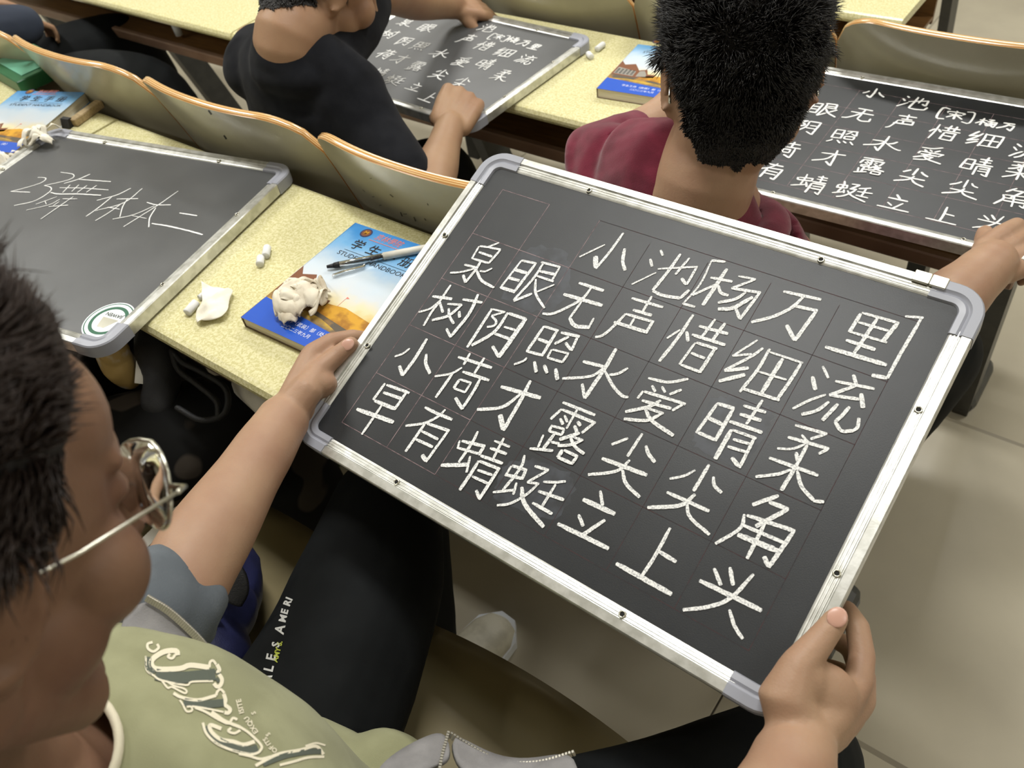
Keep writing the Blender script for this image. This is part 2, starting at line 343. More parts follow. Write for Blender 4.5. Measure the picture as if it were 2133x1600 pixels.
# ------------------------------------------------------------------ desks
def desk(name_label, k, x0, x1, group='long lecture desks'):
    """one unit of row k: laminate top, book shelf, slanted steel legs down to the next tier"""
    z = 0.75 - DROP * k; y = 0.323 + PITCH * k; d = 0.345
    root = empty('lecture_desk', (x0, y, z - .75)); tag(root, name_label, 'desk', group)
    L = x1 - x0; b = MB()
    prof = [(0.004, .728), (0, .735), (0, .741), (.004, .748), (.011, .750), (d - .006, .750), (d, .747), (d, .728)]
    n = len(prof); vs = [V(.001, p[0], p[1]) for p in prof] + [V(L - .001, p[0], p[1]) for p in prof]
    b.add(vs, [tuple(range(n - 1, -1, -1)), tuple(range(n, 2 * n))] + [(i, (i + 1) % n, n + (i + 1) % n, n + i) for i in range(n)])
    o = b.build('desktop', [M['lam']], root, smooth=False)
    b = MB(); b.box(.012, L - .012, .075, d - .01, .612, .622); b.build('book_shelf', M['tray'], root, smooth=False)
    b = MB(); b.bbox(.012, L - .012, .058, .075, .600, .628, .003); b.build('shelf_lip', M['traylip'], root, smooth=False)
    b = MB(); b.box(.012, L - .012, d - .012, d, .60, .728); b.build('back_board', M['tray'], root, smooth=False)
    nleg = max(2, round(L / .445) + 1)
    leg = None
    for i in range(nleg):
        px = .02 + (L - .08) * i / (nleg - 1)
        if leg is None:
            t = MB(); h0 = .60; h1 = -DROP + .0
            ya, yb = d - .09, d + .12
            w_ = .085
            prof = [(ya, h0), (ya + w_, h0), (yb + w_, h1 + .01), (yb + w_, h1 + .003), (yb, h1 + .003)]
            n = len(prof); vs = [V(0, p[0], p[1]) for p in prof] + [V(.035, p[0], p[1]) for p in prof]
            t.add(vs, [tuple(range(n - 1, -1, -1)), tuple(range(n, 2 * n))] + [(a, (a + 1) % n, n + (a + 1) % n, n + a) for a in range(n)])
            t.tube([V(.017, yb + .02, h1 + .03), V(.017, yb + w_ + .07, h1 + .03)], .028, seg=14)
            leg = t.build('leg', M['steel'], root, smooth=False); o = leg
        else:
            o = bpy.data.objects.new('leg', leg.data); COL.objects.link(o); o.parent = root
        o.location = (px, 0, 0)
    return root
desk('long speckled yellow near desk with the left blackboard, handbook and pen on it', 0, -1.535, -.085)
desk('speckled yellow desk left of the joint, under the far-left handbook and green box', 0, -3.3, -1.541)
desk('speckled yellow desk of the row ahead, under both upper blackboards', 1, -1.90, -.06)
desk('speckled yellow desk ahead at top left, with a white cup hanging below its edge', 1, -3.7, -1.905)
desk('pale speckled desk end seen at the top right above the beige seat back', 2, -2.6, -.533)
desk('speckled desk of the third row, leftmost and mostly out of view', 2, -4.2, -2.605)
desk('farthest lecture desk, only its steel leg showing at the top right', 3, -2.4, -.66)

# ------------------------------------------------------------------ plywood seat backs and seats
def seat_back_mesh(w=.437, h=.40):
    """curved sheet, rounded upper corners; local x right, z up, leaning back (-y) towards its top"""
    nx, nz = 29, 14; t = .013
    def surf(s, u):
        x = s * w / 2
        r = .085; top = h
        e = abs(s) * w / 2 - (w / 2 - r)
        cut = (r - math.sqrt(max(r * r - e * e, 0))) * .75 if e > 0 else 0
        z = (h - cut) * u
        y = -.095 * (z / h) ** 1.2 + .034 * (abs(s) ** 2.2) - .012 * (z / h) ** 3
        return V(x, y, z)
    vs = []; fs = []; mi = []
    P = [[surf(-1 + 2 * i / (nx - 1), j / (nz - 1)) for i in range(nx)] for j in range(nz)]
    def nrm(j, i):
        a = P[j][min(i + 1, nx - 1)] - P[j][max(i - 1, 0)]; c = P[min(j + 1, nz - 1)][i] - P[max(j - 1, 0)][i]
        return a.cross(c).normalized()
    for sgn in (-.5, .5):
        for j in range(nz):
            for i in range(nx): vs.append(P[j][i] - nrm(j, i) * t * sgn * -1)
    N = nx * nz
    for j in range(nz - 1):
        for i in range(nx - 1):
            q = (j * nx + i, j * nx + i + 1, (j + 1) * nx + i + 1, (j + 1) * nx + i)
            fs.append(q); fs.append(tuple(N + a for a in reversed(q)))
    me_panel = (vs, fs)
    loop = [j * nx for j in range(nz)] + [(nz - 1) * nx + i for i in range(1, nx)] + [j * nx + nx - 1 for j in range(nz - 2, -1, -1)]
    ev = []; ef = []; n = len(loop)
    ctr = P[nz // 2][nx // 2]
    for a in loop:
        pa, pb = vs[a], vs[a + N]
        out = (pa - ctr); out.y = 0; out = out.normalized() * .0025
        ev += [pa, pa * .8 + pb * .2 + out, pa * .2 + pb * .8 + out, pb]
    for i in range(n - 1):
        for k in range(3): ef.append((i * 4 + k, (i + 1) * 4 + k, (i + 1) * 4 + k + 1, i * 4 + k + 1))
    return me_panel, (ev, ef)
(pv, pf), (ev, ef) = seat_back_mesh()
mesh_cache = {}
def seat(x, k, label, zt=.86, fold=False):
    """seat of row k (its back stands behind the desk of row k-1)"""
    y = .323 + PITCH * k; zf = -DROP * k
    root = empty('tip_up_chair', (x, y, zf)); tag(root, label, 'seat', 'plywood tip-up chairs')
    if not mesh_cache:
        o = mesh_obj('seat_back', pv, pf, M['ply'], root); mesh_cache['b'] = o.data
        e = mesh_obj('edge_band', ev, ef, M['plyedge'], o)
        uv = e.data.uv_layers.new(name='UVMap')
        for pl in e.data.polygons:
            for li in pl.loop_indices:
                vi = e.data.loops[li].vertex_index; uv.data[li].uv = (vi // 4 * .1, [0, .2, .8, 1][vi % 4])
        mesh_cache['e'] = e.data
        # seat pan: waterfall front
        rings = []
        for i in range(15):
            s = -1 + 2 * i / 14; xx = s * .205
            prof = []
            for u in range(12):
                q = u / 11; yy = -.385 + .385 * q; zz = .43 - .022 * math.sin(q * math.pi) * (1 - .5 * abs(s)) + .004 - (0.03 * max(0, (q - .8) / .2) ** 2) - .01 * (1 - q) + (.006 * s * s)
                yy += (-.02 * s * s if q > .5 else 0)
                prof.append(V(xx, yy, zz))
            rings.append(prof + [p - V(0, 0, .014) for p in reversed(prof)])
        b = MB(); b.loft(rings, close=True, cap0=True, cap1=True); p = b.build('seat_pan', M['seat'], root); mesh_cache['p'] = p.data
        b = MB(); b.bbox(-.03, .03, -.30, -.06, .33, .40, .004); b.box(-.02, .02, -.36, -.30, .30, .40); br = b.build('seat_bracket', M['steel'], root, smooth=False); mesh_cache['k'] = br.data
    else:
        o = bpy.data.objects.new('seat_back', mesh_cache['b']); COL.objects.link(o); o.parent = root
        e = bpy.data.objects.new('edge_band', mesh_cache['e']); COL.objects.link(e); e.parent = o
        p = bpy.data.objects.new('seat_pan', mesh_cache['p']); COL.objects.link(p); p.parent = root
        br = bpy.data.objects.new('seat_bracket', mesh_cache['k']); COL.objects.link(br); br.parent = root
    zb = .98 - .40 if k > 0 else .50
    o.location = (0, -.425 - (.10 if k == 0 else 0), zb)
    return root
SX = [-.773 - .445 * i for i in range(-1, 6)]
lab1 = {0: 'beige plywood seat back behind the maroon-clad boy', 1: 'orange-edged seat back with scratches, right above the handbook and pen', 2: 'orange-edged seat back between two joints, above the left blackboard top edge', 3: 'orange-edged seat back right behind the far-left handbook', 4: 'orange-edged seat back above the green box at the left border', 5: 'seat back at the far left, beyond the border'}
for i, x in enumerate(SX[:6]): seat(x, 1, lab1[i])
lab0 = {0: 'beige seat the boy with the large blackboard sits on', 1: 'empty glossy beige seat left of the boy, beside the navy backpack', 2: 'seat of the neighbour in camouflage trousers'}
for i, x in enumerate(SX[:3]): seat(x, 0, lab0[i])
lab2 = {0: 'wide beige seat back behind the upper right blackboard', 1: 'beige seat back left of the spiky-haired head, behind the desk', 2: 'beige seat back beyond the chalk-holding hand', 3: 'seat in the third row beyond the black-shirted boy'}
for i, x in enumerate([-.297, -.742, -1.187, -1.632]): seat(x, 2, lab2[i])

# ------------------------------------------------------------------ blackboards
def resample(pts, step):
    """smooth curve through the given points"""
    P = [Vector(p) for p in pts]
    if len(P) == 2: n = max(2, int((P[1] - P[0]).length / step)); return [P[0].lerp(P[1], i / n) for i in range(n + 1)]
    out = []
    for i in range(len(P) - 1):
        a = P[i - 1] if i > 0 else P[i] * 2 - P[i + 1]; b, c = P[i], P[i + 1]; d = P[i + 2] if i + 2 < len(P) else P[i + 1] * 2 - P[i]
        n = max(3, int((c - b).length / step))
        for k in range(n):
            t = k / n
            out.append(.5 * ((2 * b) + (c - a) * t + (2 * a - 5 * b + 4 * c - d) * t * t + (3 * b - a - 3 * c + d) * t ** 3))
    out.append(P[-1]); return out
def stroke(mb, pts, w, z=0.0004, h=0.0005, taper=.72, step=.0022, rough=.10, closed_seed=0):
    """one chalk stroke: a thin raised ribbon with blunt ragged ends in the board plane"""
    P = resample([(p[0], p[1], 0) for p in pts], step); n = len(P); L = []; Rr = []
    rnd = random.Random(int(abs(pts[0][0]) * 1e6) + closed_seed)
    for i, p in enumerate(P):
        t = (P[min(i + 1, n - 1)] - P[max(i - 1, 0)]); t = t.normalized() if t.length > 0 else V(1, 0, 0)
        nn = V(-t.y, t.x, 0); f = i / (n - 1)
        ww = w * (taper + (1 - taper) * min(1, f * 5)) * (1 if f < .93 else .85)
        a = ww * .5 * (1 + rnd.uniform(-rough, rough)); c = ww * .5 * (1 + rnd.uniform(-rough, rough))
        L.append(p + nn * a); Rr.append(p - nn * c)
    t0 = (P[0] - P[1]).normalized() * w * .16; t1 = (P[-1] - P[-2]).normalized() * w * .14
    out = [P[0] + t0] + L + [P[-1] + t1] + list(reversed(Rr))
    k = len(mb.v)
    m = len(out); top = [V(q.x, q.y, z + h) for q in out]; bot = [V(q.x, q.y, z) for q in out]
    mb.v += top + bot
    # faces: strip over the ribbon plus a thin rim
    li = [k + 1 + i for i in range(n)]; ri = [k + m - 1 - i for i in range(n)]
    for i in range(n - 1): mb.f.append((ri[i], ri[i + 1], li[i + 1], li[i])); mb.m.append(0)
    mb.f.append((k, ri[0], li[0])); mb.m.append(0); mb.f.append((li[-1], ri[-1], k + n + 1)); mb.m.append(0)
    for i in range(m): j = (i + 1) % m; mb.f.append((k + j, k + i, k + m + i, k + m + j)); mb.m.append(0)

CROPS = dict(A=(700, 480), B=(700, 700), C=(1020, 470), D=(1080, 640), E=(1320, 500), F=(1580, 580), G=(900, 860), H=(1220, 860), I=(1400, 780), J=(1260, 1060))
GL = {
'泉': "A22:1810,140 1680,190|A22:1590,180 1510,315|A24:1600,178 1690,190|A26:1690,190 1830,217|A28:1828,220 1700,365|A26:1515,315 1700,368|A28:1590,245 1735,295|A30:1610,345 1560,430 1440,580|A32:1440,582 1415,500|A28:1430,385 1570,420|A24:1550,425 1400,465 1270,475|A22:1735,425 1660,460 1600,455|A32:1560,440 1620,560 1755,640",
'树': "A28:1275,610 1160,780|A28:1160,790 1070,900 975,1060|A36:1075,735 1290,765|A24:1160,780 1050,870 920,910|A30:1150,790 1190,915|A28:1240,820 1400,830|A34:1400,830 1250,950 1070,1000|A30:1255,870 1260,950 1310,1040|A32:1410,770 1625,805|A38:1580,715 1480,930 1275,1185|A30:1275,1190 1230,1095|A36:1370,905 1375,970",
'小': "B40:1010,35 880,250 740,440|B40:740,440 705,335|B24:820,140 750,195 655,230|B38:1005,205 1000,310 1045,420",
'早': "B32:545,530 415,710|B34:565,545 815,635|B34:790,620 650,820|B42:430,720 650,810|B36:530,630 730,700|B48:235,815 640,960|B30:520,760 290,1095",
'有': "B36:990,795 1130,865 1290,930|B30:1215,820 1130,900 980,970 775,1000|B34:990,975 775,1285|B36:1015,975 1260,1055|B32:1250,1055 1000,1400|B46:1000,1390 960,1325|B32:955,1060 1135,1150|B34:890,1150 1075,1235",
'荷': "B36:1360,235 1730,355|B28:1490,195 1420,320|B30:1650,245 1540,415|B26:1400,355 1280,420 1100,450|B34:1300,415 1110,685|B36:1410,400 1700,495|B34:1375,485 1310,580|B26:1380,485 1505,525|B26:1500,525 1435,630|B26:1315,585 1435,630|B36:1600,485 1540,600 1405,810|B40:1405,815 1330,690",
'阴': "A34:1730,880 1460,1300|A22:1720,875 1880,910|A24:1880,910 1730,950|A28:1730,955 1780,1010 1760,1060 1680,1075|A38:1910,920 1760,1130 1510,1280|A36:1920,925 2110,990|A52:2110,985 1810,1410|A36:1810,1410 1740,1290|A28:1870,1075 1990,1110|A34:1765,1150 1930,1210",
'眼': "C24:355,390 120,695|C28:355,390 520,425|C34:510,430 265,750|C40:275,490 410,530|C36:205,580 330,615|C40:125,690 270,735|C28:575,410 785,465|C24:780,465 690,620|C30:600,420 480,600 270,830|C34:470,760 270,840|C36:560,510 735,550|C28:520,560 710,625|C28:515,600 515,760 610,920|C20:720,660 525,740",
'无': "C36:995,640 1265,725|C44:825,765 1250,890|C32:1125,700 1010,830 720,975 590,980|C28:1020,850 890,1030|C46:890,1030 950,1115 1110,1135|C24:1160,1030 1100,1140",
'小t': "C30:1485,85 1330,300 1180,480|C56:1180,470 1178,345|C20:1280,215 1000,350|C38:1500,260 1480,400 1505,500",
'池': "E28:300,115 325,175|E30:185,215 205,295|E18:250,365 -20,495|E24:270,325 710,300|E36:520,160 400,330 215,560|E38:215,570 330,620 520,650|E36:520,650 615,560|E28:620,205 465,385|E28:705,300 590,500|E36:580,500 535,430",
'[': "E30:1020,245 865,230|E22:865,235 740,490 550,710|E30:545,710 680,745",
'杨': "E44:1035,325 900,530 770,725|E32:855,420 1095,465|E30:920,495 655,615|E36:940,510 970,590 1050,620|E26:1165,405 1355,440|E30:1355,440 1090,540|E36:1090,540 1410,590|E34:1400,590 1180,885|E36:1180,880 1135,765|E36:1245,585 1130,660 940,700|E46:1320,640 1100,760 940,770",
'万': "E38:1665,575 2080,665|E38:1880,640 1760,750 1560,850 1310,915|E40:1765,730 2040,790|E42:2030,790 1790,1120|E44:1790,1120 1700,950",
'里': "F40:1135,395 1010,600|F34:1150,385 1560,500|F46:1545,500 1380,705|F32:1110,490 1440,585|F30:1010,595 1425,715|F40:1320,450 1065,830|F44:975,690 1295,795|F50:745,765 1420,965",
']': "F30:1630,425 1830,440|F38:1810,445 1600,800 1430,1110|F46:1430,1110 1260,1080",
'声': "C34:1580,810 1925,910|C28:1800,790 1700,960|C38:1595,940 1800,1000|C32:1510,985 1400,1100 1260,1220 1175,1240|C34:1515,985 1825,1075|C34:1810,1075 1740,1190|C42:1385,1075 1755,1190|C26:1610,1030 1565,1110",
'照': "D34:285,215 95,490|D30:285,215 445,265|D36:430,265 260,545|D40:220,355 330,395|D34:90,490 260,535|D36:475,285 680,330|D32:660,330 590,485|D36:585,480 525,400|D36:560,330 405,410|D24:370,475 325,560|D26:380,475 560,520|D30:555,520 490,615|D30:325,565 490,615|D26:95,565 60,600 -45,640|D38:180,610 200,725|D40:290,650 320,735|D44:415,690 435,810",
'水': "D46:1085,465 960,680 735,1015|D34:735,1015 710,855|D40:720,605 950,665|D32:945,680 800,770 490,795|D32:1215,680 1110,740 1010,755|D36:960,710 1060,890 1160,990 1220,1000",
'惜': "E38:660,835 490,1090 285,1350|E24:515,1000 370,1095|E36:590,1020 605,1130|E38:730,960 1045,1045|E32:905,885 755,1085|E36:1015,930 880,1110|E40:650,1055 1015,1170|E28:685,1145 510,1385|E36:700,1145 925,1215|E40:900,1215 735,1475|E34:640,1260 790,1320|E34:525,1390 735,1470",
'细': "E24:1375,1115 1100,1290|E28:1100,1290 1310,1270|E34:1435,1205 1300,1300 1010,1450|E42:1010,1455 1275,1425|E46:950,1570 1235,1500|E36:1510,1215 1380,1440 1180,1690|E26:1515,1250 1880,1370|F38:475,945 360,1130 210,1345|F48:270,895 150,1090 40,1270|F26:0,1040 310,1130|I38:780,160 1190,290",
'流': "F30:715,980 775,1110|F44:600,1095 630,1240|F30:745,1295 560,1360 380,1450|F40:1055,1075 1085,1180|F36:855,1145 1285,1230|F40:1080,1195 790,1300|F40:790,1300 1115,1345|F50:1140,1285 1160,1440|F38:780,1375 650,1470 480,1515|F42:880,1400 710,1580|I40:1970,365 1880,470 1810,530|I42:1810,530 1880,630 2010,630|I36:2010,630 2060,590 2075,490",
'爱': "D34:1445,790 1660,835 1885,800|D32:1485,875 1520,940|D30:1595,885 1630,950|D32:1810,920 1680,970|D28:1385,935 1325,1015|D38:1400,940 1855,1080|D32:1825,1085 1710,1150|D38:1375,1040 1695,1130|D40:1580,1040 1440,1110 1190,1165|D32:1440,1130 1610,1185|D38:1600,1180 1430,1260 1175,1245|D44:1410,1130 1480,1260 1720,1430",
'晴': "I36:500,330 270,650|I42:500,325 690,380|I42:680,385 480,740|I46:395,480 560,560|I40:270,640 480,730|I34:1005,290 825,555|I36:795,350 1040,425|I42:755,445 990,515|I42:640,525 1000,650|I52:660,620 480,940|I34:670,620 935,715|I36:920,700 750,1040|I44:740,1025 665,930|I36:680,725 860,775|I36:620,805 845,875",
'露': "D36:495,1060 850,1200|D32:480,1135 360,1245|D38:490,1140 855,1290|D34:840,1290 705,1400|D26:660,1130 535,1350|D30:515,1205 545,1280|D36:465,1240 495,1305|D40:660,1275 690,1320|D40:625,1320 655,1400|G30:1335,140 1300,210|G30:1340,150 1470,185|G32:1470,190 1440,250|G32:1300,205 1440,250|G40:1360,240 1240,400|G32:1325,330 1415,345|G28:1240,250 1180,385|G34:1090,400 1345,425|G42:1640,230 1420,300|G30:1560,270 1680,310|G36:1680,305 1540,360 1400,370|G38:1540,280 1590,380 1690,460|G46:1450,420 1400,500|G36:1470,420 1620,490|G36:1615,490 1550,575|G38:1400,500 1550,565",
'尖a': "H32:470,285 290,355|H34:630,235 465,485|H40:670,370 700,460 770,550|H48:185,510 680,695|H36:490,530 340,650 30,690|H40:410,640 450,790 600,940",
'尖b': "H28:1215,640 1100,700 935,735|H40:1370,580 1200,870|H38:1420,715 1430,810 1510,890|H42:905,885 1370,1095|H44:1215,910 1050,1030 690,1055|H40:1125,1000 1160,1160 1375,1355",
'才': "D46:-191,885 245,1010|B38:2060,640 1850,790 1570,820|B44:2161,500 2050,720 1860,1050|B58:1858,1040 1825,880",
'蜻': "G34:510,210 450,330 300,550|G24:310,310 285,395|G38:335,315 590,375|G40:580,375 520,470|G30:280,390 530,460|G46:105,585 400,580|G28:425,485 385,665|G28:695,315 865,380|G30:800,285 685,505|G36:650,395 830,460|G38:545,480 785,565|G40:520,540 420,700 310,860|G36:530,540 755,630|G38:745,625 525,965|G36:525,955 495,865|G32:510,640 670,695|G32:450,710 625,790",
'蜓': "G34:1030,475 980,620 790,860|G26:880,595 815,705|G36:890,590 1055,640|G36:1045,640 1000,740|G38:820,690 1010,735|G30:680,885 920,860|G28:940,780 905,910|G34:1145,595 1295,640|G30:1295,640 1060,775|G30:1060,775 1190,790|G30:1185,790 1050,910 870,1010 725,1030|G50:1000,830 1030,1010 1240,1270|G30:1240,770 1370,775 1485,765|G32:1375,800 1220,1050|G38:1185,875 1465,970|G38:1120,1005 1335,1125",
'立': "G36:1870,870 1895,1030|G54:1680,965 2030,1125|G38:1630,1135 1680,1260|G42:1920,1195 1665,1365|G50:1400,1235 1960,1510",
'上': "J40:725,215 560,520 410,750|J46:610,480 790,590|J56:130,610 740,950",
'头': "J42:1215,665 1290,850|J44:1390,655 1425,850|J54:1055,800 1740,1130|J42:1650,730 1400,990 1150,1090 870,1125|J40:1385,1125 1440,1300 1530,1445",
'角': "I44:1180,1350 895,1450|I48:1080,1420 1290,1500|I48:1290,1500 930,1690|J38:1550,65 1500,220 1230,390|J46:1580,75 2110,250|J48:2100,250 1820,650|J52:1820,645 1770,535|J42:1535,185 1990,380|J64:1480,290 1920,470|J42:1780,160 1580,555",
'柔': "I36:1370,565 1720,665|I32:1710,665 1540,720|I30:1440,675 1520,770|I40:1290,700 1740,830|I32:1735,830 1630,885|I28:1475,780 1330,830 1170,825|I40:1500,790 1400,980|I40:1380,870 1395,970|I42:1080,930 1620,1125|I44:1400,980 1330,1100 1215,1290|I36:1320,1060 1180,1110 930,1140|I42:1390,1075 1440,1250 1570,1400|I38:1570,1410 1685,1420",
}
MC = V(-.3537, .502, .8177)
MM = Matrix(((.9999, -.0107, .0075), (.0076, .9455, .3256), (-.0106, -.3255, .9455))).transposed()
MM = Matrix(((.9999, .0076, -.0106), (-.0107, .9455, -.3255), (.0075, .3256, .9455)))
def orthon(m):
    a = Vector(m.col[0]).normalized(); b = Vector(m.col[1]); b = (b - a * a.dot(b)).normalized(); c = a.cross(b)
    return Matrix((a, b, c)).transposed()
MM = orthon(MM)
MAINM = Matrix.Translation(MC) @ MM.to_4x4()
SURF = -.0045                     # depth of the writing surface under the frame
def on_board(Mb, u, v, z=SURF):
    """pixel -> x, y in the board's own plane"""
    n = Vector(Mb.col[2][:3]); c = Mb.to_translation() + n * z; r = ray(u, v)
    X = CAM + r * ((c - CAM).dot(n) / r.dot(n)); q = Mb.inverted() @ X; return (q.x, q.y, (X - CAM).dot(-Vector(RM.col[2])))
GLYPH = {}
for ch, s in GL.items():
    st = []
    for q in s.split('|'):
        head, pts = q.split(':'); ox, oy = CROPS[head[0]]; wz = float(head[1:])
        P = []; d = 1
        for p in pts.split(' '):
            a, b = p.split(','); x, y, d = on_board(MAINM, ox + float(a) / 5.3325, oy + float(b) / 5.3325); P.append((x, y))
        st.append((wz / 5.3325 * d / F_PX * 1.04, P))
    GLYPH[ch] = st
def gcenter(ch):
    xs = [p[0] for w_, P in GLYPH[ch] for p in P]; ys = [p[1] for w_, P in GLYPH[ch] for p in P]
    return ((min(xs) + max(xs)) / 2, (min(ys) + max(ys)) / 2)

RAILP = [(0, -.018), (0, -.0015), (.0012, 0), (.0092, 0), (.0102, -.0026), (.0112, -.0028), (.0116, -.0018), (.0128, -.0020), (.0132, -.0028), (.0142, -.0030), (.0146, -.0022), (.0158, -.0024), (.0162, -.0032), (.0172, -.0034), (.0176, -.0026), (.0190, -.0030), (.0205, -.0042), (.0208, -.0060)]
CAPP = [(-.0008, -.0190), (-.0008, -.0010), (.0008, .0009), (.0095, .0009), (.0115, -.0016), (.0125, -.0020), (.0150, -.0006), (.0205, -.0014), (.0216, -.0040), (.0216, -.0060)]
def make_board(Mb, W, H, label, dusty=False, group='framed blackboards'):
    root = empty('blackboard', mat=Mb); tag(root, label, 'blackboard', group)
    b = MB(); b.bbox(-W / 2 + .012, W / 2 - .012, -H / 2 + .012, H / 2 - .012, -.0105, SURF, .001)
    panel = b.build('writing_surface', M['slate_dusty' if dusty else 'slate'], root, smooth=False)
    L = .047
    for (cx_, cy_, ang, ln) in ((0, H / 2, 0, W), (W / 2, 0, -90, H), (0, -H / 2, 180, W), (-W / 2, 0, 90, H)):
        a = R_(ang); dx = V(math.cos(a), math.sin(a), 0); inn = V(math.sin(a), -math.cos(a), 0)
        r0 = [V(cx_, cy_, 0) - dx * (ln / 2 - L) + inn * p[0] + V(0, 0, p[1]) for p in RAILP]
        r1 = [q + dx * (ln - 2 * L) for q in r0]
        b = MB(); b.loft([r0, r1], close=True); b.build('frame_rail', M['alu'], root, smooth=False)
    for sx, sy in ((1, 1), (1, -1), (-1, -1), (-1, 1)):
        rad = .030; cc = V(sx * (W / 2 - rad), sy * (H / 2 - rad), 0); rings = []
        def ring(p, inn): return [p + inn * q[0] + V(0, 0, q[1]) for q in CAPP]
        rings.append(ring(V(sx * (W / 2 - .052), sy * H / 2, 0), V(0, -sy, 0)))
        rings.append(ring(V(sx * (W / 2 - rad - .006), sy * H / 2, 0), V(0, -sy, 0)))
        for k in range(9):
            t = k / 8 * math.pi / 2; d = V(sx * math.sin(t), sy * math.cos(t), 0); rings.append(ring(cc + d * rad, -d))
        rings.append(ring(V(sx * W / 2, sy * (H / 2 - rad - .006), 0), V(-sx, 0, 0)))
        rings.append(ring(V(sx * W / 2, sy * (H / 2 - .052), 0), V(-sx, 0, 0)))
        if sx * sy < 0: rings = [list(reversed(r)) for r in rings]
        b = MB(); b.loft(rings, close=True, cap0=True, cap1=True); o = b.build('corner_cap', M['capgrey'], root, smooth=True)
        o.data.polygons.foreach_set('use_smooth', [True] * len(o.data.polygons))
        md = o.modifiers.new('e', 'EDGE_SPLIT'); md.split_angle = R_(35)
    ey = None
    kx, ky = .1415 / .3 * W / 2, .0845 / .22 * H / 2
    for (x, y) in ((-kx, H / 2 - .0165), (kx, H / 2 - .0165), (-kx, -H / 2 + .0145), (kx, -H / 2 + .0145), (-W / 2 + .0165, ky), (-W / 2 + .0165, -ky), (W / 2 - .0145, ky), (W / 2 - .0145, -ky)):
        if ey is None:
            b = MB(); rings = []
            for (rr, zz) in ((.0020, -.004), (.0020, -.0004), (.0025, .0006), (.0033, .0004), (.0038, -.0010), (.0038, -.003)):
                rings.append([V(rr * math.cos(-2 * math.pi * k / 18), rr * math.sin(-2 * math.pi * k / 18), zz) for k in range(18)])
            b.loft(rings); o = b.build('eyelet', [M['nickel']], root)
            c = MB(); c.prism([(.0019 * math.cos(2 * math.pi * k / 14), .0019 * math.sin(2 * math.pi * k / 14)) for k in range(14)], -.004, -.0002); h = c.build('eyelet_hole', M['hole'], o, smooth=False); ey = (o.data, h.data)
        else:
            o = bpy.data.objects.new('eyelet', ey[0]); COL.objects.link(o); o.parent = root
            h = bpy.data.objects.new('eyelet_hole', ey[1]); COL.objects.link(h); h.parent = o
        o.location = (x, y, -.0012)
    return root
def line_mesh(root, segs, w_, mat, name='ruled_line', z=SURF + .0001):
    b = MB()
    for (x0, y0, x1, y1) in segs:
        d = V(x1 - x0, y1 - y0, 0).normalized(); n = V(-d.y, d.x, 0) * w_ / 2; a, c = V(x0, y0, z), V(x1, y1, z)
        b.add([a + n, a - n, c - n, c + n], [(0, 1, 2, 3)])
    return b.build(name, mat, root, smooth=False)
# ---- the large board in the foreground
big = make_board(MAINM, .60, .44, 'large tilted blackboard with thick white chalk writing, held in both hands in the foreground')
for i in range(8):
    x = -.2512 + .0717 * i; top = .171 if i < 3 else .162
    line_mesh(big, [(x, -.178, x, top)], .0007 if i < 2 else .0006, M['gridpink'] if i < 3 else M['gridred'])
for j in range(6):
    y = -.178 + .0698 * j
    line_mesh(big, [(-.2512, y, -.2512 + .0717 * (2 if j < 5 else 1.0), y)], .0007, M['gridpink'])
    line_mesh(big, [(-.2512 + .0717 * 2, y, .2512, y)], .0007, M['gridred'])
def blob(root, pts, z=SURF + .00006, name='chalk_smudge', mat=None):
    P = [on_board(MAINM, *p)[:2] for p in pts]; n = len(P)
    c = (sum(p[0] for p in P) / n, sum(p[1] for p in P) / n); vs = [V(c[0], c[1], z)]; fs = []
    m = 40
    for i in range(m):
        t = i / m * n; k = int(t) % n; f = t - int(t); a, b2 = P[k], P[(k + 1) % n]
        x = a[0] * (1 - f) + b2[0] * f; y = a[1] * (1 - f) + b2[1] * f; j = 1 + .05 * math.sin(i * 2.7) + random.uniform(-.03, .03)
        vs.append(V(c[0] + (x - c[0]) * j, c[1] + (y - c[1]) * j, z))
    fs = [(0, 1 + i, 1 + (i + 1) % m) for i in range(m)]
    return mesh_obj(name, vs, fs, mat or M['smudge'], root, smooth=False)
blob(big, [(1075, 530), (1120, 510), (1180, 520), (1190, 560), (1185, 610), (1150, 650), (1100, 650), (1045, 620), (1050, 575)])
blob(big, [(1478, 830), (1520, 826), (1600, 850), (1612, 868), (1590, 915), (1545, 975), (1450, 935), (1445, 905)])
blob(big, [(1060, 960), (1110, 955), (1185, 985), (1200, 1020), (1160, 1085), (1110, 1075), (1030, 1040), (1035, 1000)])
for k, ch in enumerate(GL):
    b = MB()
    for j, (w_, P) in enumerate(GLYPH[ch]): stroke(b, P, w_, z=SURF + .0001 + j * .00003)
    b.build('chalk_character', M['chalk'], big, smooth=False)
# the silver clip on its upper rail
c0 = on_board(MAINM, 1866, 566, 0); c1 = on_board(MAINM, 1948, 591, 0)
def clip_part(x0, x1):
    b = MB(); y1 = .2215
    b.bbox(x0, x1, y1 - .0125, y1, -.004, .0022, .0008); return b
hz = clip_part(.2285, .2440).build('rail_clip', M['nickel'], big, smooth=False)
clip_part(.2445, .2600).build('rail_clip', M['nickel'], big, smooth=False)

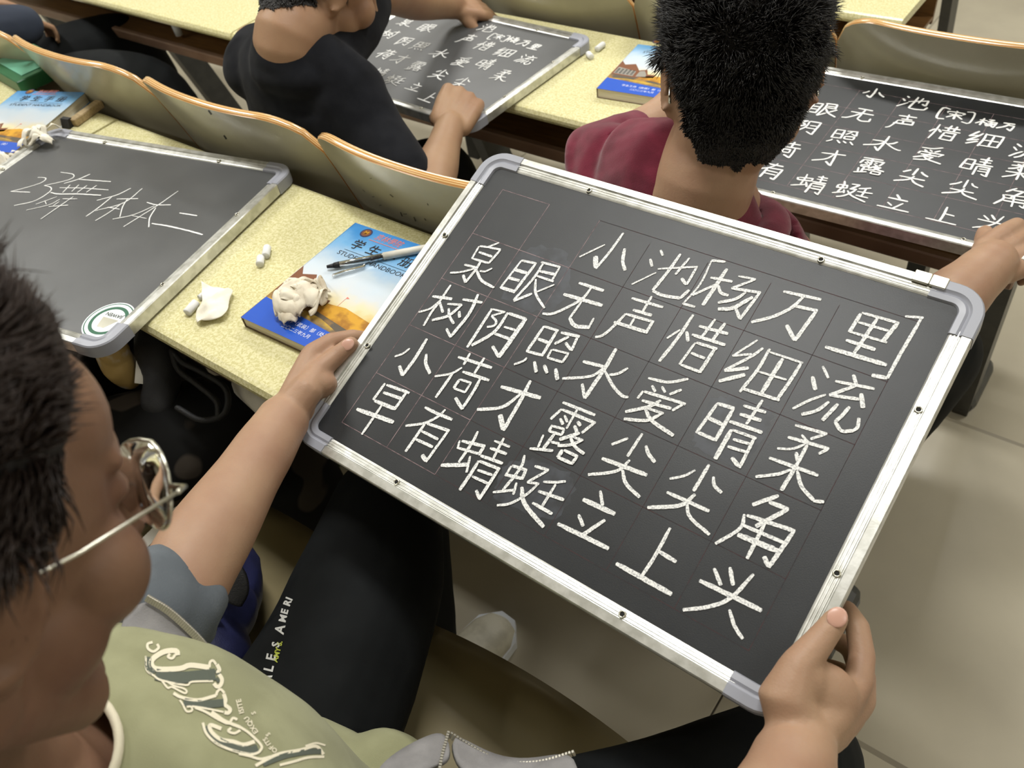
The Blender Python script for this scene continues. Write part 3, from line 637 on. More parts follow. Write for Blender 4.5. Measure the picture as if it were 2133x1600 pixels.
# ---- copies of the writing on the other boards
def small_writing(root, Mb, items, size, thick, mat, seed=1, z=SURF):
    rnd = random.Random(seed)
    for it in items:
        ch, u, v = it[:3]; s = it[3] if len(it) > 3 else size; x, y, d = on_board(Mb, u, v)
        if ch in XG: st = [(1, P) for P in XG[ch]]; gx = gy = 0; sc = s
        else: st = GLYPH[ch]; gx, gy = gcenter(ch); sc = s / .062
        b = MB(); ja = rnd.uniform(-.06, .06)
        for j, (w_, P) in enumerate(st):
            Q = []
            for p in P:
                px, py = (p[0] - gx) * sc, (p[1] - gy) * sc; Q.append((x + px * math.cos(ja) - py * math.sin(ja), y + px * math.sin(ja) + py * math.cos(ja)))
            stroke(b, Q, thick * rnd.uniform(.85, 1.15), z=z + .0001 + j * .00003, step=.003)
        b.build('chalk_character', mat, root, smooth=False)
XG = {'宋': [[(-.02, .45), (.05, .35)], [(-.42, .12), (-.38, .28), (.42, .28), (.36, .12)], [(-.32, .02), (.34, .02)], [(0, .2), (0, -.48)], [(0, 0), (-.4, -.38)], [(.02, 0), (.42, -.38)]],
      '[s': [[(.25, .5), (-.1, .5), (-.1, -.5), (.25, -.5)]], ']s': [[(-.25, .5), (.1, .5), (.1, -.5), (-.25, -.5)]]}
# board of the boy in maroon
ra = R_(1.8); p0 = at(1545, 395, .652) - V(.112, .004, 0)
Rb = Matrix.Rotation(ra, 4, 'Z'); W2, H2 = .60, .432
Mb2 = Matrix.Translation(p0 - V(0, 0, 0)) @ Rb @ Matrix.Translation(V(W2 / 2, H2 / 2, 0))
b2 = make_board(Mb2, W2, H2, 'blackboard lying on the desk at the upper right, in front of the maroon hoodie')
for j in range(6):
    y = -.172 + .066 * j
    line_mesh(b2, [(-.264, y, .264, y)], .0006, M['gridpink'])
gx0 = on_board(Mb2, 1550, 363)[0]
for i in range(-1, 7): line_mesh(b2, [(gx0 + .0742 * i, -.172, gx0 + .0742 * i, .158)], .0006, M['gridpink'])
small_writing(b2, Mb2, [('小', 1822, 195, .042), ('池', 1905, 215), ('[s', 1962, 236, .034), ('宋', 1990, 240, .030), (']s', 2020, 246, .034), ('杨', 2055, 256, .03), ('万', 2095, 264, .028),
    ('眼', 1717, 229), ('无', 1790, 239), ('声', 1878, 254), ('惜', 1967, 277), ('细', 2052, 292), ('流', 2140, 318),
    ('阴', 1679, 266), ('照', 1757, 286), ('水', 1843, 300), ('爱', 1940, 322), ('晴', 2035, 345), ('柔', 2130, 358),
    ('荷', 1634, 310), ('才', 1727, 328), ('露', 1815, 348), ('尖a', 1903, 368), ('尖b', 2007, 393), ('角', 2110, 412), ('小', 1560, 298, .04),
    ('有', 1602, 355), ('蜻', 1686, 382), ('蜓', 1777, 400), ('立', 1868, 422, .05), ('上', 1967, 447, .045), ('头', 2070, 466)], .048, .0034, M['chalkthin'])
# board of the boy in black
p1 = at(1238, 77, .652); p2 = at(977, 265, .652); dv = (p1 - p2); dv.z = 0; H1 = dv.length; dv.normalize(); xv = V(dv.y, -dv.x, 0)
pl = at(866, 6, .652); W1 = .535
m3 = Matrix((xv, dv, V(0, 0, 1))).transposed().to_4x4()
Mb1 = Matrix.Translation((p1 + p2) / 2 - xv * W1 / 2) @ m3
b1 = make_board(Mb1, W1, H1, 'smeared chalk-written blackboard in front of the boy in black, a fist resting on it', dusty=True)
small_writing(b1, Mb1, [('小', 969, 46, .036), ('池', 1016, 59, .04), ('[s', 1024, 76, .026), ('宋', 1040, 77, .024), (']s', 1054, 81, .026), ('杨', 1068, 83, .03), ('万', 1090, 90, .03), ('里', 1114, 98, .03),
    ('泉', 849, 47), ('眼', 890, 59), ('声', 972, 81), ('惜', 1010, 96), ('细', 1052, 110), ('流', 1096, 124),
    ('树', 810, 71), ('阴', 842, 87), ('照', 875, 97), ('水', 918, 112), ('爱', 964, 129), ('晴', 1012, 133), ('柔', 1048, 158),
    ('小', 758, 95), ('荷', 804, 113), ('才', 834, 123), ('露', 868, 139), ('尖a', 917, 155), ('尖b', 962, 172),
    ('早', 724, 119), ('有', 752, 136), ('蜻', 787, 152), ('蜓', 822, 168), ('立', 866, 181, .04), ('上', 895, 202, .04)], .041, .0027, M['chalkthin'], 2)
# left board on the near desk
pr = at(613, 349, .772); pb = at(214, 727, .772); dv = (pr - pb); dv.z = 0; dv.normalize(); xv = V(dv.y, -dv.x, 0); H0, W0 = .44, .555
m3 = Matrix((xv, dv, V(0, 0, 1))).transposed().to_4x4()
Mb0 = Matrix.Translation((pr + pb) / 2 - xv * W0 / 2) @ m3
b0 = make_board(Mb0, W0, H0, 'dusty blackboard at left with one short thin line of writing and a round sticker', dusty=True)
sc0 = 440 / 2133
def px0(s): return [on_board(Mb0, float(a) * sc0, 320 + float(b) * sc0)[:2] for a, b in (q.split(',') for q in s.split(' '))]
W0S = ["6:385,242 465,250 420,295 250,350 110,385|7:110,385 305,393", "6:615,190 745,215 700,265 450,325|7:450,325 515,345 500,390 350,480 145,527",
 "8:910,210 780,265 650,303|7:800,262 960,275 1120,285|6:605,348 850,352 1095,370|6:710,318 635,395|6:798,318 725,385|6:880,325 780,397|6:978,325 875,393|10:515,397 600,412 800,412 1020,425|5:575,440 365,515|5:605,465 500,520 270,575|5:455,480 470,515|6:635,462 780,462|6:740,440 415,665|7:495,540 690,525|5:600,490 540,530",
 "7:1322,352 1180,420 980,475|7:1130,440 1000,545 870,637|7:1180,462 1395,458|6:1438,355 1250,500 965,580|6:1290,460 1240,540 1212,643|6:1240,500 1100,600 965,680|6:1090,545 1210,565",
 "7:1485,495 1580,520 1725,520|6:1800,380 1600,520 1250,740|6:1560,530 1350,620 1140,665|7:1575,550 1515,650 1503,745|4:1335,630 1480,658",
 "9:1815,602 1990,630", "11:1535,708 1700,735 1900,780 2045,822"]
for ch in W0S:
    b = MB()
    for j, q in enumerate(ch.split('|')):
        wz, pts = q.split(':'); stroke(b, px0(pts), float(wz) * .00026, z=SURF + .0001 + j * .00003, step=.004, rough=.2)
    b.build('chalk_character', M['chalkthin'], b0, smooth=False)
# round sticker with a green ring
sx_, sy_, _ = on_board(Mb0, 226, 668)
def disc(r0, r1, z0, z1, n=40, cx_=0, cy_=0):
    b = MB()
    if r0 == 0: b.prism([(cx_ + r1 * math.cos(2 * math.pi * k / n), cy_ + r1 * math.sin(2 * math.pi * k / n)) for k in range(n)], z0, z1)
    else:
        rings = [[V(cx_ + r * math.cos(2 * math.pi * k / n), cy_ + r * math.sin(2 * math.pi * k / n), z) for k in range(n)] for r, z in ((r0, z0), (r0, z1), (r1, z1), (r1, z0))]
        b.loft([list(reversed(r)) for r in rings])
    return b
st = disc(0, .036, SURF, SURF + .0002, cx_=sx_, cy_=sy_).build('round_sticker', M['inkwhite'], b0, smooth=False)
disc(.0325, .034, SURF + .0002, SURF + .0003, cx_=sx_, cy_=sy_).build('sticker_ring', M['greenprint'], st, smooth=False)
disc(.0225, .0275, SURF + .0002, SURF + .0003, cx_=sx_, cy_=sy_).build('sticker_ring', M['greenprint'], st, smooth=False)
def text_mesh(s, size, name, mat, parent, local, z=.0001, align='CENTER', shear=0, offset=0, sx=1):
    cu = bpy.data.curves.new('t', 'FONT'); cu.body = s; cu.size = size; cu.align_x = align; cu.align_y = 'CENTER'; cu.shear = shear; cu.offset = offset; cu.resolution_u = 3
    o = bpy.data.objects.new('t', cu); COL.objects.link(o); dg = bpy.context.evaluated_depsgraph_get(); dg.update()
    me = bpy.data.meshes.new_from_object(o.evaluated_get(dg)); bpy.data.objects.remove(o)
    me.name = name; me.materials.clear(); me.materials.append(mat)
    for v in me.vertices: v.co.z += z; v.co.x *= sx
    ob = bpy.data.objects.new(name, me); COL.objects.link(ob)
    if parent is not None: ob.parent = parent
    ob.matrix_local = local if local is not None else Matrix.Identity(4)
    return ob
text_mesh('JIAWEN', .0085, 'sticker_lettering', M['greyprint'], st, Matrix.Translation((sx_ + .001, sy_ + .011, SURF)) @ Matrix.Rotation(math.pi, 4, 'Z'), z=.0004, offset=.0002)
b = MB(); b.prism([(sx_ - .013, sy_ + .004), (sx_ + .015, sy_ + .004), (sx_ + .004, sy_ - .014), (sx_ - .008, sy_ - .014)][::-1], SURF + .0002, SURF + .0004); b.build('sticker_emblem', M['nickel'], st, smooth=False)

# ------------------------------------------------------------------ people
def head_shape(mb, T, s=1.0, ears=True):
    """skull, face, jaw, nose, brows, lips and ears; T places the head (x right, y forward, z up)"""
    R3 = T.to_3x3(); sc = s
    def e(c, r, rot=None): mb.ell(T @ Vector(c), tuple(q * sc for q in r), R3 if rot is None else R3 @ rot, 22, 14)
    def t(pts, rad): mb.tube([T @ Vector(p) for p in pts], rad, 12)
    e((0, -.018, .035), (.077, .096, .094)); e((0, .022, .015), (.066, .070, .085)); e((0, .030, -.030), (.058, .060, .075)); e((0, .043, .050), (.058, .047, .048))
    t([(-.050, .005, -.062), (-.030, .055, -.092), (0, .070, -.098), (.030, .055, -.092), (.050, .005, -.062)], [.020, .019, .021, .019, .020])
    t([(-.058, -.012, -.02), (-.054, -.005, -.058)], [.022, .02]); t([(.058, -.012, -.02), (.054, -.005, -.058)], [.022, .02])
    e((0, .072, -.100), (.022, .018, .017)); t([(0, .086, .028), (0, .100, -.002), (0, .110, -.022)], [.009, .010, .0125])
    e((-.014, .098, -.026), (.009, .010, .008)); e((.014, .098, -.026), (.009, .010, .008))
    t([(-.045, .070, .036), (-.020, .082, .038), (0, .083, .034), (.020, .082, .038), (.045, .070, .036)], [.007, .010, .009, .010, .007])
    e((-.042, .060, -.020), (.028, .028, .030)); e((.042, .060, -.020), (.028, .028, .030)); e((.046, .030, -.045), (.022, .034, .030)); e((-.046, .030, -.045), (.022, .034, .030))
    for sx in (-1, 1): e((sx * .031, .0705, .019), (.0185, .0165, .0105)); e((sx * .031, .070, -.001), (.017, .0150, .009))
    t([(-.022, .082, -.056), (0, .092, -.053), (.022, .082, -.056)], [.006, .008, .006]); t([(-.018, .081, -.066), (0, .090, -.068), (.018, .081, -.066)], [.006, .009, .006])
    if ears:
        for sx in (-1, 1):
            q = Matrix.Rotation(sx * R_(-22), 3, 'Z')
            e((sx * .080, -.010, -.002), (.008, .017, .028), q)
            rim = [(sx * (.084 + .004), -.010 + .019 * math.cos(a) - .004, .002 + .030 * math.sin(a) * (1.05 if math.sin(a) > 0 else .95)) for a in [R_(-100 + 30 * k) for k in range(11)]]
            mb.tube([T @ Vector(p) for p in rim], .0042 * sc, 8)
            e((sx * .080, -.008, -.030), (.006, .009, .009), q)
def hair(T, body, parent, n, length, mat, comb, seed=3, spread=.5, rad=.0009, style=(1, 1, 1), hl=.088, nape=-.085, side_z=.0):
    """hair cap grown from the scalp faces of the body mesh plus n tapering strands; style = length at the sides, on top, at the front"""
    rnd = np.random.default_rng(seed); me = body.data; nv, nf = len(me.vertices), len(me.polygons)
    co = np.empty(nv * 3, np.float32); me.vertices.foreach_get('co', co); co = co.reshape(-1, 3)
    no = np.empty(nv * 3, np.float32); me.vertex_normals.foreach_get('vector', no); no = no.reshape(-1, 3)
    ce = np.empty(nf * 3, np.float32); me.polygons.foreach_get('center', ce); ce = ce.reshape(-1, 3)
    fn = np.empty(nf * 3, np.float32); me.polygons.foreach_get('normal', fn); fn = fn.reshape(-1, 3)
    ar = np.empty(nf, np.float32); me.polygons.foreach_get('area', ar)
    Ti = np.array(T.inverted()); loc = lambda a: a @ Ti[:3, :3].T + Ti[:3, 3]
    q = loc(ce); x, y, z = q[:, 0], q[:, 1], q[:, 2]; sd = np.abs(x)
    wob = .004 * np.sin(x * 160) + .003 * np.sin(x * 310 + 1)
    near = (q[:, 0] ** 2 + (y + .018) ** 2 + (z - .03) ** 2) < .135 ** 2
    ear = (sd > .072) & (y > -.036) & (y < .018) & (z < .026)
    cov = np.where(y > .058, z > hl + wob, np.where(y > 0, z > side_z + y * 1.75 + wob, np.where(y > -.04, z > .024, z > nape + 1.4 * np.maximum(0, sd - .040) + wob)))
    pick = np.nonzero(near & ~ear & cov)[0]
    # cap
    used = {}; vs = []; fs = []
    vol = lambda p: .0022 + .45 * length * style[1] * max(0, min(1, (p[2] - .03) / .08)) * (.15 if p[1] > .045 else 1)
    for i in pick:
        f = []
        for vi in me.polygons[int(i)].vertices:
            if vi not in used:
                p = loc(co[vi]); used[vi] = len(vs); k = vol(p) * (.8 + .35 * noise.noise(V(*(p * 45)))); vs.append(V(*(co[vi] + no[vi] * k)))
            f.append(used[vi])
        fs.append(tuple(f))
    world_child(mesh_obj('hair_cap', vs, fs, M['scalp']), parent)
    pr = ar[pick] / ar[pick].sum(); ids = rnd.choice(pick, n, p=pr); vs = []; fs = []
    R3 = np.array(T.to_3x3()); Ri = R3.T
    for i in ids:
        p = V(*q[i]) + V(*(rnd.random(3) - .5)) * .002; nn = V(*(Ri @ fn[i])); cmb = comb(p) + noise.noise_vector(p * 55) * .75
        up = max(0, min(1, (p.z - .045) / .06)); L = length * (.7 + .6 * rnd.random()) * (style[0] + (style[1] - style[0]) * up)
        if p.y > .02: L *= style[2]
        if p.z < 0: L *= max(.22, 1 + p.z / .09)
        j1 = V(*rnd.normal(size=3)) * spread * .3
        d0 = (nn + cmb * .5 + j1 * .5).normalized(); d1 = (nn * .45 + cmb + j1).normalized(); d2 = (nn * .12 + cmb * 1.2 + j1 * 1.2).normalized()
        P = [p, p + d0 * L * .33, p + (d0 + d1) * L * .33, p + (d0 + d1 + d2) * L * .333]
        P = [T @ c for c in P]; k0 = len(vs); t = (P[3] - P[0]).normalized(); a = t.orthogonal().normalized(); b = t.cross(a)
        for c, r in zip(P[:3], (rad, rad * .95, rad * .7)):
            for cs, sn in ((1, 0), (-.5, .866), (-.5, -.866)): vs.append(c + (a * cs + b * sn) * r)
        vs.append(P[3])
        for lv in range(2):
            for c in range(3): c2 = (c + 1) % 3; fs.append((k0 + lv * 3 + c, k0 + lv * 3 + c2, k0 + lv * 3 + 3 + c2, k0 + lv * 3 + 3 + c))
        for c in range(3): fs.append((k0 + 6 + c, k0 + 6 + (c + 1) % 3, k0 + 9))
    o = mesh_obj('hair', vs, fs, mat, None); world_child(o, parent); o['kind'] = 'stuff'; return o
def eyes(T, parent):
    for sx in (-1, 1):
        b = MB(); b.ell((sx * .031, .0695, .010), (.0120, .0120, .0120)); o = mesh_obj('eye', [T @ v for v in b.v], b.f, M['eyewhite']); world_child(o, parent)
        b = MB(); b.ell((sx * .031, .0788, .008), (.0055, .004, .0055)); i = mesh_obj('iris', [T @ v for v in b.v], b.f, M['iris']); i.parent = o
def hand(mb, wrist, f, nrm, side, curl=(.5, .8, .5), size=1.0, thumb=(.55, .6, -.35), spread=.05, bend=None):
    """palm and five fingers; f = towards fingers, nrm = back of the hand, side = thumb side"""
    f = Vector(f).normalized(); nrm = Vector(nrm); nrm = (nrm - f * nrm.dot(f)).normalized(); side = Vector(side); side = (side - f * side.dot(f) - nrm * side.dot(nrm)).normalized()
    w0 = Vector(wrist); S_ = size
    offs = (.031, .011, -.009, -.028); mcpf = (.088, .092, .087, .078)
    for i in range(4):
        m = w0 + f * mcpf[i] * S_ + side * offs[i] * S_
        mb.tube([w0 + side * offs[i] * .75 * S_ + f * .005, w0 + side * offs[i] * .9 * S_ + f * .05 * S_ + nrm * .002, m], [.0145 * S_, .0145 * S_, .0118 * S_], 12)
        lens = [(.042, .026, .021), (.046, .030, .022), (.042, .028, .021), (.034, .021, .019)][i]
        p = m; a = 0; r = (.0100, .0102, .0096, .0085)[i] * S_
        pts = [m - f * .01]; rad = [r * 1.1]
        c = curl[i] if isinstance(curl[0], (tuple, list)) else curl
        fd = (f + side * (1.5 - i) * spread).normalized()
        pts.append(m); rad.append(r * 1.12)
        for L, cc, rr in zip(lens, c, (1.03, .95, .78)):
            a += cc; d = fd * math.cos(a) - nrm * math.sin(a)
            pts.append(p + d * L * S_ * .5); rad.append(r * rr * .97); p = p + d * L * S_; pts.append(p); rad.append(r * rr)
        mb.tube(pts, rad, 12)
    c0 = w0 + f * .018 * S_ + side * .022 * S_ - nrm * .006 * S_; d1 = (f * thumb[0] + side * thumb[1] + nrm * thumb[2]).normalized(); c1 = c0 + d1 * .044 * S_
    d2 = (d1 + f * .35 - side * .25 - nrm * .1).normalized(); c2 = c1 + d2 * .034 * S_; d3 = (d2 + f * .2 - side * .35 - nrm * .1).normalized(); c3 = c2 + d3 * .026 * S_
    mb.tube([c0, c0.lerp(c1, .5), c1, c2, c3], [.0165 * S_, .0155 * S_, .0125 * S_, .0112 * S_, .0092 * S_], 12)
    mb.ell(w0 + f * .045 * S_ - nrm * .004, (.03 * S_, .03 * S_, .012 * S_), Matrix((side, f, nrm)).transposed())
def limb(mb, pts, rad, seg=36, up=None): mb.tube(resample3(pts), interp(rad, len(pts)), seg, up=up)
def resample3(pts, k=5):
    P = [Vector(p) for p in pts]; out = []
    for i in range(len(P) - 1):
        a = P[i - 1] if i > 0 else P[i] * 2 - P[i + 1]; b, c = P[i], P[i + 1]; d = P[i + 2] if i + 2 < len(P) else P[i + 1] * 2 - P[i]
        for j in range(k):
            t = j / k; out.append(.5 * ((2 * b) + (c - a) * t + (2 * a - 5 * b + 4 * c - d) * t * t + (3 * b - a - 3 * c + d) * t ** 3))
    out.append(P[-1]); return out
def interp(rad, n, k=5):
    rad = [(r, r) if not isinstance(r, (tuple, list)) else r for r in rad]; out = []
    for i in range(n - 1):
        for j in range(k): t = j / k; t = t * t * (3 - 2 * t); out.append((rad[i][0] * (1 - t) + rad[i + 1][0] * t, rad[i][1] * (1 - t) + rad[i + 1][1] * t))
    out.append(rad[-1]); return out
def fold(amp, freq, seed=0, aniso=(1, 1, 1)):
    off = V(seed * 7.1, seed * 3.3, seed * 1.7)
    def f(co, n):
        q = V(co.x * aniso[0], co.y * aniso[1], co.z * aniso[2])
        h = noise.noise(q * freq + off); h2 = 1 - abs(noise.noise(q * freq * .6 + off * 2)) * 2
        return co + n * amp * (h * .6 + h2 * .5)
    return f
def nail(parent, p, t, n, w_=.0062, l=.0075):
    t = Vector(t).normalized(); n = Vector(n); n = (n - t * n.dot(t)).normalized(); s = t.cross(n)
    b = MB(); b.ell(p, (w_, l, .0016), Matrix((s, t, n)).transposed(), 16, 10); o = mesh_obj('fingernail', b.v, b.f, M['nail']); world_child(o, parent)
def glasses(label, T, cat='glasses'):
    root = empty('eyeglasses', mat=T); tag(root, label, cat)
    for sx in (-1, 1):
        c = V(sx * .033, .104, .012); pts = []
        for k in range(25):
            a = 2 * math.pi * k / 24; q = V(.0265 * math.copysign(abs(math.cos(a)) ** .85, math.cos(a)), 0, .0235 * math.copysign(abs(math.sin(a)) ** .85, math.sin(a)))
            q.y = -.010 * (abs(q.x * sx + .033 - .033) / .0265) * (1 if q.x * sx > 0 else .2); pts.append(c + q)
        b = MB(); b.tube(pts, .0011, 10, round_caps=False); fr = b.build('rim', M['nickel'], root)
        rings = []
        for dy, sc in ((-.0028, .97), (.0005, 1.0), (.0014, .6)):
            rings.append([c + (p - c) * sc + V(0, dy, 0) for p in pts[:-1]])
        b = MB(); b.loft(rings, cap0=True, cap1=True); b.build('lens', M['lens'], root)
        b = MB(); b.tube([V(sx * .060, .094, .020), V(sx * .070, .094, .022), V(sx * .0725, .088, .022)], .0016, 8); b.build('hinge', M['nickel'], root)
        b = MB(); b.tube([V(sx * .0725, .088, .022), V(sx * .078, .03, .012), V(sx * .082, -.012, .010), V(sx * .084, -.035, -.018)], [.0011, .0011, .0014, .002], 8); b.build('temple', M['nickel'], root)
        b = MB(); b.tube([V(sx * .012, .100, .006), V(sx * .011, .093, .002)], .0009, 6); b.build('nose_pad', M['clear'], root)
    b = MB(); b.tube([V(-.0068, .103, .014), V(0, .106, .017), V(.0068, .103, .014)], .0012, 8); b.build('bridge', M['nickel'], root)
    return root
def frame(o, F, up=(0, 0, 1), roll=0):
    F = Vector(F).normalized(); X = F.cross(Vector(up)).normalized(); U = X.cross(F)
    m = Matrix((X, F, U)).transposed().to_4x4(); return Matrix.Translation(o) @ m @ Matrix.Rotation(roll, 4, 'Y')
def shoe(parent, heel, toe_dir, size=.27, mat='shoe'):
    d = Vector(toe_dir).normalized(); sd = V(-d.y, d.x, 0); h = Vector(heel)
    rings = []
    for u, wd, ht in ((0, .022, .05), (.03, .033, .075), (.10, .036, .085), (.25, .036, .09), (.45, .040, .07), (.65, .048, .055), (.85, .045, .045), (.96, .032, .035), (1, .012, .02)):
        c = h + d * size * u; rings.append([c + sd * wd * math.cos(a) + V(0, 0, ht * .5 + ht * .5 * math.sin(a)) for a in [2 * math.pi * k / 16 for k in range(16)]])
    b = MB(); b.loft(rings, cap0=True, cap1=True); o = mesh_obj('shoe', b.v, b.f, M[mat]); world_child(o, parent)
    b = MB(); rr = []
    for u, wd in ((-.01, .024), (.1, .038), (.45, .043), (.7, .051), (.9, .046), (1.02, .016)):
        c = h + d * size * u; rr.append([c + sd * wd + V(0, 0, .022), c + sd * wd, c - sd * wd, c - sd * wd + V(0, 0, .022)])
    b.loft(rr, cap0=True, cap1=True); q = mesh_obj('sole', b.v, b.f, M['inkwhite'], smooth=False); world_child(q, parent); return o

# ================= the boy with the large board (foreground)
me1 = empty('person', (-.38, -.02, .45))
tag(me1, 'boy with glasses seen over his shoulder, sage green printed T-shirt, holding the large blackboard', 'person')
T1 = Matrix(((.985, -.012, -.17, -.383), (.103, .837, .538, -.016), (.135, -.548, .826, 1.153), (0, 0, 0, 1)))
hg = T1 @ V(.0725, .09, .022)
T1 = T1 @ Matrix.Rotation(R_(5), 4, 'Z')
T1 = Matrix.Translation(hg - T1 @ V(.0725, .09, .022)) @ T1
b = MB(); head_shape(b, T1)
limb(b, [T1 @ V(0, -.045, -.03), (-.405, -.090, 1.04), (-.422, -.100, .97), (-.425, -.095, .91)], [.057, .054, .054, .055])
limb(b, [(-.425, -.090, .905), (-.42, -.075, .84), (-.41, -.05, .70), (-.40, -.02, .56)], [(.12, .050), (.15, .075), (.14, .08), (.15, .09)], 24, up=(0, 1, 0))
# left arm
eL = dep(300, 1330, .74); wL = dep(592, 872, .955)
limb(b, [(-.56, -.07, .93), (-.585, .0, .86), eL, eL.lerp(wL, .35), eL.lerp(wL, .75), wL], [.06, .047, .040, .043, .034, .0295])
mTL = dep(664, 772, .985); ipL = dep(697, 745, .995); tpL = dep(731, 717, 1.0)
cmL = dep(640, 812, .965)
b.tube([wL.lerp(cmL, .3), cmL, mTL, ipL, tpL], [.021, .019, .0135, .0118, .0098], 14)
for (px_, py_, dd), r in zip(((650, 738, 1.00), (668, 762, 1.02), (682, 790, 1.03), (690, 818, 1.03)), (.0135, .0135, .013, .012)):
    m_ = dep(px_, py_, dd); b.tube([wL.lerp(m_, .15), wL.lerp(m_, .6), m_], [.019, .0165, r], 14)
b.tube([dep(650, 738, 1.0), dep(690, 712, 1.015), dep(735, 703, 1.03), dep(768, 705, 1.045)], [.0135, .0115, .0105, .009], 14)
b.tube([dep(668, 762, 1.02), dep(705, 738, 1.05), dep(748, 730, 1.06), dep(780, 738, 1.06)], [.0130, .011, .0105, .009], 12)
b.tube([dep(682, 790, 1.03), dep(716, 772, 1.06), dep(755, 762, 1.065), dep(785, 770, 1.065)], [.0125, .0105, .010, .009], 12)
b.tube([dep(690, 818, 1.03), dep(715, 806, 1.05), dep(745, 800, 1.055), dep(770, 805, 1.055)], [.011, .0095, .009, .008], 12)
b.ell(dep(650, 800, .985), (.030, .020, .026), RM)
# right arm
wR = dep(1668, 1545, .665); eR = dep(1560, 1880, .57)
limb(b, [(-.22, -.08, .93), (-.165, .0, .86), eR, eR.lerp(wR, .4), eR.lerp(wR, .8), wR], [.06, .048, .041, .042, .033, .0285])
cR = dep(1637, 1450, .672); mR = dep(1665, 1385, .676); iR = dep(1708, 1335, .682); tR = dep(1742, 1290, .686)
b.tube([dep(1655, 1500, .67), cR, mR, iR, tR], [.023, .0225, .0150, .0122, .0100], 16)
for (px_, py_, dd), r in zip(((1788, 1425, .700), (1792, 1462, .712), (1775, 1490, .722), (1745, 1505, .73)), (.0125, .0130, .0125, .0115)):
    m_ = dep(px_, py_, dd); b.tube([wR.lerp(m_, .1), wR.lerp(m_, .5), m_], [.0215, .020, r], 14)
b.tube([dep(1788, 1425, .700), dep(1796, 1365, .712), dep(1786, 1305, .725), dep(1764, 1272, .742), dep(1738, 1278, .758)], [.0125, .0112, .0105, .0098, .0085], 14)
b.tube([dep(1792, 1462, .712), dep(1797, 1410, .735), dep(1775, 1350, .755), dep(1745, 1335, .765)], [.0130, .0115, .0105, .009], 12)
b.tube([dep(1775, 1490, .722), dep(1780, 1440, .75), dep(1750, 1400, .765), dep(1720, 1390, .77)], [.0125, .011, .010, .009], 12)
b.tube([dep(1745, 1505, .73), dep(1745, 1465, .755), dep(1715, 1440, .765), dep(1690, 1435, .768)], [.0115, .010, .009, .008], 12)
b.ell(dep(1700, 1462, .683), (.036, .034, .020), RM)
b.ell(dep(1668, 1425, .675), (.022, .026, .016), RM)
body1 = remeshed(b, 'body', M['skin'], .0026, 6, me1)
# head and neck darkened: the unlit face's shade is put into the skin colour
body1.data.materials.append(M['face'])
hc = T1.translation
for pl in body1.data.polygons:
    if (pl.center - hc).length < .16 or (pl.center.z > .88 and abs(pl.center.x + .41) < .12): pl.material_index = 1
nail(body1 and me1, dep(1744, 1286, .6772), tR - iR, ray(1742, 1290) * -1, .0078, .0088)
nail(me1, dep(724, 718, .9905), tpL - ipL, ray(731, 717) * -1 + V(.0, .0, .4), .0068, .0085)
eyes(T1, me1)
o = MB(); o.ell(T1 @ V(.060, .062, -.026), (.0018, .0018, .0018)); world_child(mesh_obj('mole', o.v, o.f, M['mole']), me1)
def comb1(p): return V(p.x * 4, .1 if p.z > .06 else -.4, .25 if p.z > .06 else -.5)
hair(T1, body1, me1, 22000, .030, M['hairbrown'], comb1, 3, .35, .0007, style=(.85, 1.2, .55), hl=.096, side_z=.006, nape=-.012)
glasses('silver thin-rimmed eyeglasses on the foreground boy, light catching their edge', T1)
# clothes of the boy with the large board
def ellring(c, a, bb, n=48, tilt=0, dy=0):
    return [V(c[0] + a * math.cos(2 * math.pi * k / n), c[1] + bb * math.sin(2 * math.pi * k / n), c[2] + tilt * math.sin(2 * math.pi * k / n) + dy) for k in range(n)]
SH = [((-.425, -.078, .945), .070, .062, -.026), ((-.425, -.079, .943), .073, .065, -.026), ((-.420, -.078, .936), .095, .078, -.022), ((-.412, -.070, .915), .135, .094, -.015), ((-.405, -.060, .885), .175, .106, -.01),
      ((-.405, -.050, .840), .192, .112, 0), ((-.405, -.038, .760), .190, .116, 0), ((-.405, -.036, .680), .180, .118, 0), ((-.402, -.032, .610), .182, .120, 0), ((-.40, -.028, .560), .185, .120, 0)]
rings = []
for i, (c, a, bb, tl) in enumerate(SH):
    rg = ellring(c, a, bb, 64, tl)
    if i > 2:
        q = []
        for p in rg:
            h = noise.noise(V(p.x * 9, p.y * 9, p.z * 5)) * .014 + (1 - abs(noise.noise(V(p.x * 6 + 3, p.y * 6, p.z * 11 + 2)))) * .018 - .012 + (1 - abs(noise.noise(V(p.x * 15 + p.z * 9, p.y * 8, p.z * 6 + 5))) * 2) * .007
            d = V(p.x - c[0], p.y - c[1], 0).normalized(); q.append(p + d * h * min(1, (i - 2) / 2))
        rg = q
    rings.append(rg)
b = MB(); b.loft(rings); shirt = mesh_obj('t_shirt', b.v, b.f, M['sage']); world_child(shirt, me1)
md = shirt.modifiers.new('s', 'SUBSURF'); md.levels = md.render_levels = 2
b = MB(); nk = ellring(SH[0][0], SH[0][1], SH[0][2], 48, SH[0][3], .002); b.tube(nk + [nk[0]], (.0032, .0045), 10, round_caps=False); cb = mesh_obj('neck_band', b.v, b.f, M['cream']); cb.parent = shirt
# short sleeves fused to the shoulders
# front of the shirt spilling over the lap
b = MB()
b.ell((-.415, .042, .60), (.11, .065, .055)); b.ell((-.366, .082, .606), (.07, .045, .038), Matrix.Rotation(.6, 3, 'Z')); b.ell((-.42, .0, .66), (.14, .088, .10)); b.ell((-.455, .045, .62), (.07, .045, .04))
o = remeshed(b, 'shirt_front', M['sage'], .005, 4, me1, fold(.014, 12, 4, (1, 1.8, 1)))
